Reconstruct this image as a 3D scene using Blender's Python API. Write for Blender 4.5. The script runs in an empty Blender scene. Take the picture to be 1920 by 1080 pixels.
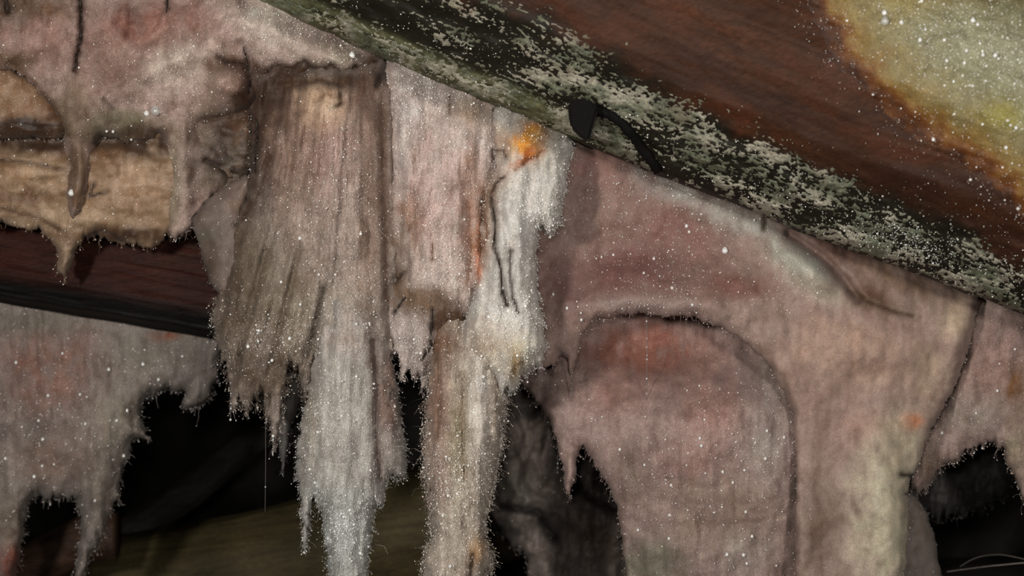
import bpy, bmesh, math, random
import numpy as np
from mathutils import Vector

random.seed(7)
RNG = np.random.default_rng(7)
scene = bpy.context.scene
COL = scene.collection

# ------------------------------------------------------------------ camera, light, exposure
F = 2059.0                 # focal length in pixels of a 1920 x 1080 frame
D = 1.03                   # camera to the central curtain, metres
CZ = 0.90                  # camera height above the floor
cam_d = bpy.data.cameras.new('camera')
cam_d.sensor_width = 36.0
cam_d.lens = 36.0 * F / 1920.0
cam_d.clip_start = 0.02
cam_d.dof.use_dof = True
cam_d.dof.focus_distance = D - 0.02
cam_d.dof.aperture_fstop = 4.5
cam = bpy.data.objects.new('camera', cam_d)
cam.location = (0, -D, CZ)
cam.rotation_euler = (math.radians(90), 0, 0)
COL.objects.link(cam)
scene.camera = cam

world = bpy.data.worlds.new('mine_dark')
scene.world = world
world.use_nodes = True
bg = world.node_tree.nodes['Background']
bg.inputs[0].default_value = (0.55, 0.62, 0.70, 1)
bg.inputs[1].default_value = 0.03


def lamp(name, loc, target, size, power, color):
    ld = bpy.data.lights.new(name, 'AREA')
    ld.shape = 'DISK'
    ld.size = size
    ld.energy = power
    ld.color = color
    lo = bpy.data.objects.new(name, ld)
    lo.location = loc
    lo.rotation_euler = (Vector(target) - Vector(loc)).to_track_quat('-Z', 'Y').to_euler()
    COL.objects.link(lo)
    return lo


lamp('headlamp', (-0.45, -0.95, 1.03), (0.05, 0.05, 0.92), 0.09, 7.8, (1.0, 0.955, 0.89))
lamp('right_fill', (0.42, -0.98, 0.92), (0.25, 0.05, 0.88), 0.09, 4.4, (1.0, 0.955, 0.90))  # added fill to brighten the right half, no such source seen

lamp('background_fill', (-0.03, -1.0, 0.96), (0.0, 0.2, 0.86), 0.05, 2.0, (1.0, 0.96, 0.90))  # added weak lamp near the camera, lifts the dark background

vs = scene.view_settings
vs.view_transform = 'Standard'
vs.look = 'None'
vs.exposure = -0.08
vs.gamma = 1.0
vs.use_curve_mapping = False


# ------------------------------------------------------------------ helpers: numbers
def lin(c):
    c = np.asarray(c, dtype=float) / 255.0
    return np.where(c <= 0.04045, c / 12.92, ((c + 0.055) / 1.055) ** 2.4)


def at(u, v, y):
    """pixel (u, v) of the photograph at depth y -> world point(s)"""
    u = np.asarray(u, float); v = np.asarray(v, float); y = np.asarray(y, float)
    k = (y + D) / F
    return np.stack([(u - 960) * k, y + 0 * u, CZ - (v - 540) * k], -1)


_perm = np.random.default_rng(3).permutation(4096)
_grad = np.random.default_rng(4).uniform(0, 2 * math.pi, 4096)
_gx, _gy = np.cos(_grad), np.sin(_grad)


def perlin(x, y, seed=0):
    x = np.asarray(x, float) + seed * 37.17; y = np.asarray(y, float) + seed * 11.93
    xi = np.floor(x).astype(int); yi = np.floor(y).astype(int)
    xf = x - xi; yf = y - yi
    u = xf * xf * xf * (xf * (xf * 6 - 15) + 10); v = yf * yf * yf * (yf * (yf * 6 - 15) + 10)

    def g(ix, iy, fx, fy):
        h = _perm[(_perm[ix & 4095] + iy) & 4095]
        return _gx[h] * fx + _gy[h] * fy
    a = g(xi, yi, xf, yf); b = g(xi + 1, yi, xf - 1, yf)
    c = g(xi, yi + 1, xf, yf - 1); d = g(xi + 1, yi + 1, xf - 1, yf - 1)
    return ((a + (b - a) * u) * (1 - v) + (c + (d - c) * u) * v) * 1.5


def fbm(x, y, seed=0, o=4, gain=0.5):
    s = 0; a = 1.0; t = 0
    for i in range(o):
        s = s + a * perlin(x, y, seed + i * 5); t += a
        x = np.asarray(x) * 2.03; y = np.asarray(y) * 2.03; a *= gain
    return s / t * 1.4


def smooth(a, b, x):
    t = np.clip((x - a) / (b - a), 0, 1)
    return t * t * (3 - 2 * t)


def seg_dist(px, py, pts, closed=False):
    """distance to a polyline"""
    best = np.full(px.shape, 1e9)
    n = len(pts)
    for i in range(n if closed else n - 1):
        ax, ay = pts[i][:2]; bx, by = pts[(i + 1) % n][:2]
        dx, dy = bx - ax, by - ay
        t = np.clip(((px - ax) * dx + (py - ay) * dy) / (dx * dx + dy * dy + 1e-9), 0, 1)
        best = np.minimum(best, np.hypot(px - ax - t * dx, py - ay - t * dy))
    return best


def poly_sd(px, py, pts):
    """signed distance, positive inside"""
    ins = np.zeros(px.shape, bool)
    n = len(pts)
    for i in range(n):
        ax, ay = pts[i]; bx, by = pts[(i + 1) % n]
        c = ((ay > py) != (by > py))
        with np.errstate(divide='ignore', invalid='ignore'):
            xx = (bx - ax) * (py - ay) / (by - ay + 1e-12) + ax
        ins ^= c & (px < xx)
    d = seg_dist(px, py, pts, True)
    return np.where(ins, d, -d)


def chaikin(pts, n=2):
    for _ in range(n):
        out = []
        for i in range(len(pts)):
            a = pts[i]; b = pts[(i + 1) % len(pts)]
            out.append((a[0] * .75 + b[0] * .25, a[1] * .75 + b[1] * .25))
            out.append((a[0] * .25 + b[0] * .75, a[1] * .25 + b[1] * .75))
        pts = out
    return pts


# ------------------------------------------------------------------ helpers: objects
def mesh_from(name, V, Fc, cols=None, smooth_shade=True):
    """V (n,3) float, Fc list of int arrays (m,3) or (m,4)"""
    me = bpy.data.meshes.new(name)
    V = np.asarray(V, np.float32)
    me.vertices.add(len(V)); me.vertices.foreach_set('co', V.ravel())
    loops = np.concatenate([f.ravel() for f in Fc]).astype(np.int32)
    sizes = np.concatenate([np.full(len(f), f.shape[1]) for f in Fc]).astype(np.int32)
    starts = np.concatenate([[0], np.cumsum(sizes)[:-1]]).astype(np.int32)
    me.loops.add(len(loops)); me.loops.foreach_set('vertex_index', loops)
    me.polygons.add(len(sizes)); me.polygons.foreach_set('loop_start', starts)
    me.polygons.foreach_set('loop_total', sizes)
    me.polygons.foreach_set('use_smooth', np.full(len(sizes), smooth_shade))
    if cols is not None:
        a = me.color_attributes.new('Col', 'FLOAT_COLOR', 'POINT')
        c4 = np.ones((len(V), 4), np.float32); c4[:, :3] = cols
        a.data.foreach_set('color', c4.ravel())
    me.update(); me.validate()
    return me


def obj(name, me, mat, parent=None, loc=None):
    o = bpy.data.objects.new(name, me)
    COL.objects.link(o)
    if mat is not None:
        me.materials.clear(); me.materials.append(mat)
    if parent is not None:
        o.parent = parent
    if loc is not None:
        o.location = loc
    return o


def tag(o, label=None, cat=None, group=None, kind=None):
    if label: o['label'] = label
    if cat: o['category'] = cat
    if group: o['group'] = group
    if kind: o['kind'] = kind
    return o


def root(name, loc, label, cat, group=None):
    o = bpy.data.objects.new(name, None)
    o.empty_display_size = 0.03
    o.location = loc
    COL.objects.link(o)
    return tag(o, label, cat, group)


def ico(sub):
    bm = bmesh.new()
    bmesh.ops.create_icosphere(bm, subdivisions=sub, radius=1)
    V = np.array([v.co[:] for v in bm.verts]); T = np.array([[v.index for v in f.verts] for f in bm.faces])
    bm.free()
    return V, T


ICO0 = ico(1); ICO1 = ico(2); ICO2 = ico(3)


def beads(P, R, tmpl, squash=None):
    """many little balls in one array: returns V, F"""
    tv, tf = tmpl
    n = len(P)
    S = R[:, None, None] * np.ones((n, 1, 3))
    if squash is not None:
        S = S * squash[:, None, :]
    V = (tv[None] * S + P[:, None, :]).reshape(-1, 3)
    Fc = (tf[None] + (np.arange(n) * len(tv))[:, None, None]).reshape(-1, 3)
    return V, Fc


def bead_cols(sub, rng, tmpl, p=3.0):
    """most beads show the colour under them, a few are coloured white to imitate glints"""
    b = (rng.random(len(sub)) ** p)[:, None]
    c = np.clip(sub * 1.7, 0, .8) * (1 - b) + np.array([.95, .95, .92]) * b
    return np.repeat(c, len(tmpl[0]), axis=0)


def hairs(P, Dr, L, R, C, seg=4, curl=0.5, grav=0.6, rng=RNG):
    """thin three-sided tapering hairs. P start, Dr unit dir, L length, R radius, C colour"""
    n = len(P)
    pts = np.zeros((n, seg, 3)); pts[:, 0] = P
    d = Dr.copy()
    for k in range(1, seg):
        d = d + rng.normal(0, curl, (n, 3)) * 0.5 + np.array([0, 0, -grav * 0.5])
        d /= np.linalg.norm(d, axis=1, keepdims=True) + 1e-9
        pts[:, k] = pts[:, k - 1] + d * (L / (seg - 1))[:, None]
    V = np.zeros((n, seg, 3, 3))
    for k in range(seg):
        r = R * (1 - 0.75 * k / (seg - 1))
        for j in range(3):
            a = 2 * math.pi * j / 3
            V[:, k, j] = pts[:, k] + np.stack([np.cos(a) * r, np.sin(a) * r * (1 + 0 * r), 0.35 * np.sin(a + 1) * r], 1)
    f = []
    for k in range(seg - 1):
        for j in range(3):
            j2 = (j + 1) % 3
            f.append([k * 3 + j, k * 3 + j2, (k + 1) * 3 + j2, (k + 1) * 3 + j])
    f = np.array(f)
    Fc = (f[None] + (np.arange(n) * seg * 3)[:, None, None]).reshape(-1, 4)
    return V.reshape(-1, 3), Fc, np.repeat(C, seg * 3, axis=0), pts[:, -1]


def tube(points, radii, sides=8, jitter=0.0, seed=0):
    """a closed tube along world points"""
    P = np.asarray(points, float); n = len(P)
    R = np.asarray(radii, float) * np.ones(n)
    T = np.gradient(P, axis=0); T /= np.linalg.norm(T, axis=1, keepdims=True) + 1e-12
    up = np.array([0.13, 1.0, 0.21])
    A = np.cross(T, up); A /= np.linalg.norm(A, axis=1, keepdims=True) + 1e-12
    B = np.cross(T, A)
    th = np.arange(sides) * 2 * math.pi / sides
    rj = 1 + jitter * np.random.default_rng(seed).normal(0, 1, (n, sides))
    V = P[:, None] + (R[:, None] * rj)[..., None] * (np.cos(th)[None, :, None] * A[:, None] + np.sin(th)[None, :, None] * B[:, None])
    V = V.reshape(-1, 3)
    q = []
    for i in range(n - 1):
        for j in range(sides):
            k = (j + 1) % sides
            q.append([i * sides + j, i * sides + k, (i + 1) * sides + k, (i + 1) * sides + j])
    V = np.vstack([V, P[0], P[-1]])
    t = []
    for j in range(sides):
        k = (j + 1) % sides
        t.append([n * sides, k, j]); t.append([n * sides + 1, (n - 1) * sides + j, (n - 1) * sides + k])
    return V, [np.array(q), np.array(t)]


def spline(pts, n):
    """Catmull-Rom through points of any dimension"""
    P = np.asarray(pts, float)
    P = np.vstack([2 * P[0] - P[1], P, 2 * P[-1] - P[-2]])
    t = np.linspace(0, len(P) - 3 - 1e-6, n)
    i = np.floor(t).astype(int); f = (t - i)[:, None]
    p0, p1, p2, p3 = P[i], P[i + 1], P[i + 2], P[i + 3]
    return 0.5 * (2 * p1 + (p2 - p0) * f + (2 * p0 - 5 * p1 + 4 * p2 - p3) * f ** 2 + (3 * p1 - p0 - 3 * p2 + p3) * f ** 3)


# ------------------------------------------------------------------ materials
def new_mat(name):
    m = bpy.data.materials.new(name)
    m.use_nodes = True
    nt = m.node_tree
    return m, nt, nt.nodes['Principled BSDF']


def node(nt, t, **kw):
    n = nt.nodes.new(t)
    for k, v in kw.items():
        if k.startswith('i_'):
            n.inputs[k[2:].replace('_', ' ')].default_value = v
        else:
            setattr(n, k, v)
    return n


def mix(nt, mode, fac, a, b):
    n = node(nt, 'ShaderNodeMix', data_type='RGBA', blend_type=mode)
    for s, v in ((0, fac), (6, a), (7, b)):
        if hasattr(v, 'default_value') or hasattr(v, 'links'):
            nt.links.new(v, n.inputs[s])
        else:
            n.inputs[s].default_value = v
    return n.outputs[2]


def ramp(nt, fac, stops):
    n = node(nt, 'ShaderNodeValToRGB')
    el = n.color_ramp.elements
    while len(el) < len(stops):
        el.new(0.5)
    for e, (p, c) in zip(el, stops):
        e.position = p; e.color = (*c, 1) if len(c) == 3 else c
    nt.links.new(fac, n.inputs[0])
    return n.outputs[0]


def noise(nt, vec, scale, detail=4, rough=0.6, stretch=None, dist=0.0):
    if stretch is not None:
        mp = node(nt, 'ShaderNodeMapping')
        mp.inputs['Scale'].default_value = stretch
        nt.links.new(vec, mp.inputs[0]); vec = mp.outputs[0]
    n = node(nt, 'ShaderNodeTexNoise')
    n.inputs['Scale'].default_value = scale; n.inputs['Detail'].default_value = detail
    n.inputs['Roughness'].default_value = rough; n.inputs['Distortion'].default_value = dist
    nt.links.new(vec, n.inputs['Vector'])
    return n.outputs[0]


def fungus_mat(name, fibre, grain, bump=0.5, rough=0.55, spec=0.3, sheen=0.04):
    m, nt, p = new_mat(name)
    tc = node(nt, 'ShaderNodeTexCoord').outputs['Object']
    at_ = node(nt, 'ShaderNodeVertexColor', layer_name='Col').outputs[0]
    n1 = noise(nt, tc, 700, 3, 0.7)
    n2 = noise(nt, tc, 55, 5, 0.65)
    nf = noise(nt, tc, 420, 4, 0.7, stretch=(1.0, 1.0, 0.09), dist=0.6)
    c = mix(nt, 'MULTIPLY', 1.0, at_, ramp(nt, n2, [(0.25, (0.74, 0.69, 0.66)), (0.5, (1, 1, 1)), (0.78, (1.18, 1.2, 1.2))]))
    c = mix(nt, 'MULTIPLY', grain, c, ramp(nt, n1, [(0.3, (0.5, 0.47, 0.45)), (0.5, (1, 1, 1)), (0.68, (1.5, 1.5, 1.5))]))
    c = mix(nt, 'MULTIPLY', fibre, c, ramp(nt, nf, [(0.3, (0.52, 0.47, 0.43)), (0.5, (1, 1, 1)), (0.72, (1.3, 1.3, 1.3))]))
    nt.links.new(c, p.inputs['Base Color'])
    add = node(nt, 'ShaderNodeMath', operation='ADD')
    mul = node(nt, 'ShaderNodeMath', operation='MULTIPLY'); mul.inputs[1].default_value = fibre * 1.3
    nt.links.new(nf, mul.inputs[0]); nt.links.new(mul.outputs[0], add.inputs[0]); nt.links.new(n1, add.inputs[1])
    b = node(nt, 'ShaderNodeBump'); b.inputs['Strength'].default_value = bump; b.inputs['Distance'].default_value = 0.0012
    nt.links.new(add.outputs[0], b.inputs['Height']); nt.links.new(b.outputs[0], p.inputs['Normal'])
    p.inputs['Roughness'].default_value = rough
    p.inputs['Specular IOR Level'].default_value = spec
    p.inputs['Sheen Weight'].default_value = sheen
    p.inputs['Sheen Roughness'].default_value = 0.5
    return m


M_FIB = fungus_mat('fungus_fibrous', 0.6, 0.75, 0.7)
M_SOFT = fungus_mat('fungus_soft', 0.16, 0.22, 0.22, rough=0.62, spec=0.25)
M_MID = fungus_mat('fungus_dewy', 0.25, 0.62, 0.55)
M_SATIN = fungus_mat('fungus_satin', 0.15, 0.42, 0.4)
M_LEATHER = fungus_mat('fungus_leathery', 0.15, 0.45, 0.6, rough=0.45, spec=0.5)


def dew_mat(name, glass):
    m, nt, p = new_mat(name)
    p.inputs['Base Color'].default_value = (0.93, 0.93, 0.90, 1)
    if not glass:
        nt.links.new(node(nt, 'ShaderNodeVertexColor', layer_name='Col').outputs[0], p.inputs['Base Color'])
    p.inputs['Roughness'].default_value = 0.16 if not glass else 0.03
    p.inputs['IOR'].default_value = 1.33
    p.inputs['Specular IOR Level'].default_value = 1.0
    p.inputs['Transmission Weight'].default_value = glass
    p.inputs['Coat Weight'].default_value = 1.0
    p.inputs['Coat IOR'].default_value = 2.3
    p.inputs['Coat Roughness'].default_value = 0.12
    return m


M_DEW = dew_mat('dew', 0.0)
M_DROP = dew_mat('water_drop', 0.6)
M_GLINT = dew_mat('water_glint', 0.12)


def hair_mat():
    m, nt, p = new_mat('fibril')
    a = node(nt, 'ShaderNodeVertexColor', layer_name='Col').outputs[0]
    nt.links.new(a, p.inputs['Base Color'])
    p.inputs['Roughness'].default_value = 0.4
    p.inputs['Specular IOR Level'].default_value = 0.6
    return m


M_HAIR = hair_mat()


def wood_mat(name, rough, grain_axis_deg, spec=0.5, bump=0.5, fine=1.0):
    """vertex colour times streaks along the grain"""
    m, nt, p = new_mat(name)
    tc = node(nt, 'ShaderNodeTexCoord').outputs['Object']
    mp = node(nt, 'ShaderNodeMapping'); mp.inputs['Rotation'].default_value = (0, math.radians(grain_axis_deg), 0)
    nt.links.new(tc, mp.inputs[0]); v = mp.outputs[0]
    a = node(nt, 'ShaderNodeVertexColor', layer_name='Col').outputs[0]
    n1 = noise(nt, v, 130, 5, 0.7, stretch=(0.06, 1, 1), dist=0.8)
    n2 = noise(nt, v, 420, 4, 0.7, stretch=(0.35, 1, 1))
    c = mix(nt, 'MULTIPLY', 0.75 * fine, a, ramp(nt, n1, [(0.3, (0.45, 0.42, 0.4)), (0.52, (1, 1, 1)), (0.75, (1.5, 1.45, 1.4))]))
    c = mix(nt, 'MULTIPLY', 0.6, c, ramp(nt, n2, [(0.3, (0.5, 0.5, 0.5)), (0.5, (1, 1, 1)), (0.7, (1.5, 1.5, 1.5))]))
    nt.links.new(c, p.inputs['Base Color'])
    add = node(nt, 'ShaderNodeMath', operation='ADD')
    nt.links.new(n1, add.inputs[0]); nt.links.new(n2, add.inputs[1])
    b = node(nt, 'ShaderNodeBump'); b.inputs['Strength'].default_value = bump; b.inputs['Distance'].default_value = 0.0015
    nt.links.new(add.outputs[0], b.inputs['Height']); nt.links.new(b.outputs[0], p.inputs['Normal'])
    p.inputs['Roughness'].default_value = rough
    p.inputs['Specular IOR Level'].default_value = spec
    return m


M_WOOD = wood_mat('wet_wood', 0.6, 22, 0.16, 0.3, 0.55)
M_WOOD2 = wood_mat('dark_wood', 0.6, 9, 0.14, 0.5)
M_CRUST = fungus_mat('mould_crust', 0.0, 1.0, 1.0, rough=0.42, spec=0.6, sheen=0.0)
M_SLIME = fungus_mat('slime_skin', 0.1, 0.6, 0.6, rough=0.42, spec=0.25, sheen=0.0)


def plain_mat(name, rgb, rough, spec=0.4, nscale=60, var=0.5, bump=0.4):
    m, nt, p = new_mat(name)
    tc = node(nt, 'ShaderNodeTexCoord').outputs['Object']
    n1 = noise(nt, tc, nscale, 6, 0.7)
    c = lin(rgb)
    nt.links.new(ramp(nt, n1, [(0.28, tuple(c * (1 - var))), (0.5, tuple(c)), (0.75, tuple(c * (1 + var)))]), p.inputs['Base Color'])
    b = node(nt, 'ShaderNodeBump'); b.inputs['Strength'].default_value = bump; b.inputs['Distance'].default_value = 0.004
    nt.links.new(n1, b.inputs['Height']); nt.links.new(b.outputs[0], p.inputs['Normal'])
    p.inputs['Roughness'].default_value = rough
    p.inputs['Specular IOR Level'].default_value = spec
    return m


M_ROCK = plain_mat('mine_rock', (44, 41, 37), 0.7, 0.3, 30, 0.55, 0.6)
M_ROOT = plain_mat('dark_root', (38, 24, 16), 0.5, 0.5, 300, 0.5)
M_NOTCH_SHADE = plain_mat('notch_shade', (11, 9, 8), 0.75, 0.12, 200, 0.4)  # near-black that stands in for shadow at the timber edge
M_WIRE = plain_mat('wire_steel', (120, 112, 104), 0.35, 0.6, 200, 0.3)


# ------------------------------------------------------------------ the roof timber's own coordinates
TA = math.atan2(590, 1450)
TD = (math.cos(TA), math.sin(TA)); TN = (math.sin(TA), -math.cos(TA)); TP0 = (470.0, 0.0)
W_PROF = np.array([0, 8, 22, 46, 58, 170, 330, 520, 640, 690.])
Y_PROF = np.array([0.055, 0.034, 0.018, 0.004, -0.012, -0.062, -0.092, -0.085, -0.04, 0.05]) - 0.05


def t_edge(s):
    return 16 * np.sin(math.pi * np.clip(s / 1565, 0, 1)) + 5 * perlin(s / 160, 0 * s, 2) + 2.5 * perlin(s / 45, 0 * s, 9)


def t_sw(u, v):
    s = (u - TP0[0]) * TD[0] + (v - TP0[1]) * TD[1]
    w = (u - TP0[0]) * TN[0] + (v - TP0[1]) * TN[1] + t_edge(s)
    return s, w


def t_uv(s, w):
    ww = w - t_edge(s)
    return TP0[0] + s * TD[0] + ww * TN[0], TP0[1] + s * TD[1] + ww * TN[1]


def t_y(s, w):
    y = np.interp(w, W_PROF, Y_PROF)
    k = smooth(0, 30, w)
    y = y - k * (0.0025 * fbm(s / 300, w / 90, 21, 2) + 0.0005 * perlin(s / 120, w / 9, 22) + 0.0003 * fbm(s / 30, w / 8, 23, 2))
    g = smooth(190, 90, w) * k
    y = y - g * 0.005 * np.maximum(fbm(s / 70, w / 28, 24, 4), -0.4)
    y = y - 0.05 * np.clip((s - 700) / 900, -0.6, 1.2)      # right end nearer
    return y


# ------------------------------------------------------------------ the setting: a low rock drift
def rock_grid(name, fn, nu, nv, amp, seed, label):
    a = np.linspace(0, 1, nu); b = np.linspace(0, 1, nv)
    A, B = np.meshgrid(a, b, indexing='ij')
    P, N = fn(A.ravel(), B.ravel())
    P = np.asarray(P, float); N = np.asarray(N, float)
    n = fbm(A.ravel() * 6, B.ravel() * 5, seed, 5) + 0.7 * (1 - 2 * np.abs(perlin(A.ravel() * 9, B.ravel() * 7, seed + 3)))
    V = P + N * (amp * n)[:, None]
    i = np.arange(nu * nv).reshape(nu, nv)
    q = np.stack([i[:-1, :-1], i[1:, :-1], i[1:, 1:], i[:-1, 1:]], -1).reshape(-1, 4)
    o = obj(name, mesh_from(name, V, [q]), M_ROCK)
    tag(o, label, None, None, 'structure')
    return o


XL, XR, YB, ZT = -1.15, 1.15, 1.15, 1.55
YF = -1.6
rock_grid('floor', lambda a, b: (np.stack([XL + (XR - XL) * a, YF + (YB - YF) * b, 0 * a], 1), (0, 0, 1)), 80, 90, 0.02, 1, 'dark rubble floor of the mine drift')
rock_grid('ceiling', lambda a, b: (np.stack([XL + (XR - XL) * a, YF + (YB - YF) * b, 0 * a + ZT], 1), (0, 0, -1)), 80, 90, 0.03, 2, 'dark rock roof of the mine drift')
rock_grid('wall_back', lambda a, b: (np.stack([XL + (XR - XL) * a, 0 * a + YB, ZT * b], 1), (0, -1, 0)), 120, 80, 0.05, 3, 'unlit dark rock wall behind the timbers')
rock_grid('wall_left', lambda a, b: (np.stack([0 * a + XL, YF + (YB - YF) * a, ZT * b], 1), (1, 0, 0)), 80, 60, 0.03, 4, 'dark rock side wall left of the timbers')
rock_grid('wall_right', lambda a, b: (np.stack([0 * a + XR, YF + (YB - YF) * a, ZT * b], 1), (-1, 0, 0)), 80, 60, 0.03, 5, 'dark rock side wall right of the timbers')

# ------------------------------------------------------------------ roof timber
timber = root('roof_timber', at(1200, 100, 0.05), 'long brown roof timber running diagonally across the upper right, dark mouldy lower edge', 'timber beam')
TL = np.array(timber.location)


def build_timber():
    s = np.concatenate([np.linspace(-1500, -80, 40, endpoint=False), np.arange(-80, 1760, 4.5), np.linspace(1760, 2950, 40)])
    w_front = np.concatenate([np.arange(0, 60, 3.0), np.arange(60, 560, 4.5), np.linspace(562, 690, 14)])
    nb = [(690, 0.17), (560, 0.30), (300, 0.34), (120, 0.32), (30, 0.24), (4, 0.14)]
    S, W = np.meshgrid(s, w_front, indexing='ij')
    U, Vv = t_uv(S, W)
    Y = t_y(S, W)
    P = at(U, Vv, Y)
    back = []
    for w, y in nb:
        u, v = t_uv(s, w + 0 * s)
        back.append(at(u, v, y - 0.05 * np.clip((s - 700) / 900, -0.6, 1.2)))
    back = np.stack(back, 1)
    ring = np.concatenate([P, back], 1)
    ns, nr = ring.shape[:2]
    n = fbm(S / 300, W / 40, 31, 4)
    rip = perlin(S / 38 + 0.8 * perlin(S / 90, W / 40, 33), W / 11, 32)
    c = lin((62, 37, 24))[None, None] * (1 + 0.40 * n + 0.16 * rip)[..., None]
    c = c * (1 - 0.25 * smooth(300, 180, W))[..., None]
    red = smooth(0, 0.6, fbm(S / 200, W / 70, 35, 3))
    c = c * (1 - 0.5 * red[..., None]) + lin((72, 38, 21))[None, None] * 0.5 * red[..., None]
    # the mould-blackened band along the lower arris
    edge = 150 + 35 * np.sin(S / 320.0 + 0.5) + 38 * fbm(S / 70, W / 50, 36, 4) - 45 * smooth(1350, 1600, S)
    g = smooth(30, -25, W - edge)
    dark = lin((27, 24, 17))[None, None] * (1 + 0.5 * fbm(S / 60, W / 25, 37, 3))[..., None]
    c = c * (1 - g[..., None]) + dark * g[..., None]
    # olive algae on the lowest chamfer
    al = smooth(60, 38, W) * smooth(820, 560, S) * np.clip(0.75 + 0.9 * fbm(S / 40, W / 14, 38, 3), 0, 1)
    c = c * (1 - al[..., None]) + lin((92, 92, 66))[None, None] * al[..., None]
    cb = np.repeat(lin((45, 27, 18))[None, None], ns, 0).repeat(len(nb), 1)
    C = np.concatenate([np.clip(c, 0.002, 1), cb], 1).reshape(-1, 3)
    i = np.arange(ns * nr).reshape(ns, nr)
    j = np.roll(i, -1, 1)
    q = np.stack([i[:-1], i[1:], j[1:], j[:-1]], -1).reshape(-1, 4)
    V = ring.reshape(-1, 3)
    caps = []
    for k, row in ((0, i[0]), (1, i[-1])):
        V = np.vstack([V, V[row].mean(0)]); ci = len(V) - 1
        C = np.vstack([C, C[row[0]]])
        r2 = np.roll(row, -1)
        caps.append(np.stack([row, r2, np.full(len(row), ci)], 1) if k == 0 else np.stack([r2, row, np.full(len(row), ci)], 1))
    obj('beam', mesh_from('beam', V - TL, [q] + caps, C), M_WOOD, timber)


build_timber()


def build_crust():
    """pale grey-green mould scale lying proud of the timber's lower band"""
    s = np.arange(-60, 1740, 2.6); w = np.arange(0.5, 250, 2.3)
    S, W = np.meshgrid(s, w, indexing='ij')
    fl = 0.95 * fbm(S / 15, W / 6.5, 41, 3, 0.85) + 0.6 * fbm(S / 110, W / 45, 42, 3)
    edge = 165 + 35 * np.sin(S / 320.0 + 0.5) + 30 * fbm(S / 70, W / 50, 36, 4) - 30 * smooth(1350, 1600, S)
    th = 0.05 + 0.9 * smooth(-40, 45, W - edge) + 0.1 * smooth(10, 0, W) - 0.22 * np.exp(-((S - 660) / 170) ** 2 - ((W - 60) / 45) ** 2)
    th += 0.35 * np.exp(-((S - 250) / 240) ** 2 - ((W - 110) / 45) ** 2) - 0.12 * np.exp(-((S - 760) / 120) ** 2 - ((W - 130) / 40) ** 2)
    h = fl - th
    y = t_y(S, W) - np.clip(h, -0.4, 0.55) * 0.0048
    U, Vv = t_uv(S, W)
    P = at(U, Vv, y)
    keep = (np.maximum.reduce([h[:-1, :-1], h[1:, :-1], h[1:, 1:], h[:-1, 1:]]) > -0.02)
    pale = lin((158, 153, 136))[None, None]; green = lin((94, 98, 78))[None, None]; brn = lin((120, 102, 84))[None, None]
    k = smooth(-0.3, 0.5, fbm(S / 90, W / 40, 44, 3))[..., None]
    b = (smooth(60, 170, W) * smooth(-0.1, 0.5, fbm(S / 60, W / 40, 45, 3)))[..., None]
    c = pale * k + green * (1 - k)
    c = c * (1 - 0.6 * b) + brn * 0.6 * b
    c = c * (0.75 + 0.6 * np.clip(h, 0, 0.6))[..., None]
    i = np.arange(S.size).reshape(S.shape)
    q = np.stack([i[:-1, :-1], i[1:, :-1], i[1:, 1:], i[:-1, 1:]], -1)[keep]
    used, inv = np.unique(q, return_inverse=True)
    me = mesh_from('mould_crust', P.reshape(-1, 3)[used] - TL, [inv.reshape(-1, 4)], np.clip(c.reshape(-1, 3)[used], 0.002, 0.8))
    o = obj('mould_crust', me, M_CRUST, timber)
    tag(o, 'pale grey-green mould scale', kind='stuff')
    # water beads caught along the arris, plus a dense cluster imitating a specular highlight
    n = 2000
    ss = RNG.uniform(-40, 1730, n); ww = np.abs(RNG.normal(40, 60, n)) + 6
    ok = perlin(ss / 60, ww / 30, 46) + 0.5 * smooth(700, 1400, ss) > 0.12
    ss, ww = ss[ok], ww[ok]
    ss = np.concatenate([ss, RNG.normal(1315, 60, 520)]); ww = np.concatenate([ww, np.abs(RNG.normal(46, 16, 520)) + 4])
    u, v = t_uv(ss, ww)
    r = np.exp(RNG.normal(-0.15, 0.35, len(ss))) * 0.0005
    P = at(u, v, t_y(ss, ww) - 0.0024)
    V, Fc = beads(P - TL, r, ICO0)
    bc = bead_cols(np.ones((len(P), 3)) * lin((90, 86, 70)), RNG, ICO0, 1.6)
    tag(obj('dew', mesh_from('dew', V, [Fc], bc), M_DEW, timber), 'fine water beads, clustered where they imitate a highlight', kind='stuff')


build_crust()

# ------------------------------------------------------------------ the hanging fungus: general builder
SHEETS = {}


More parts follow.
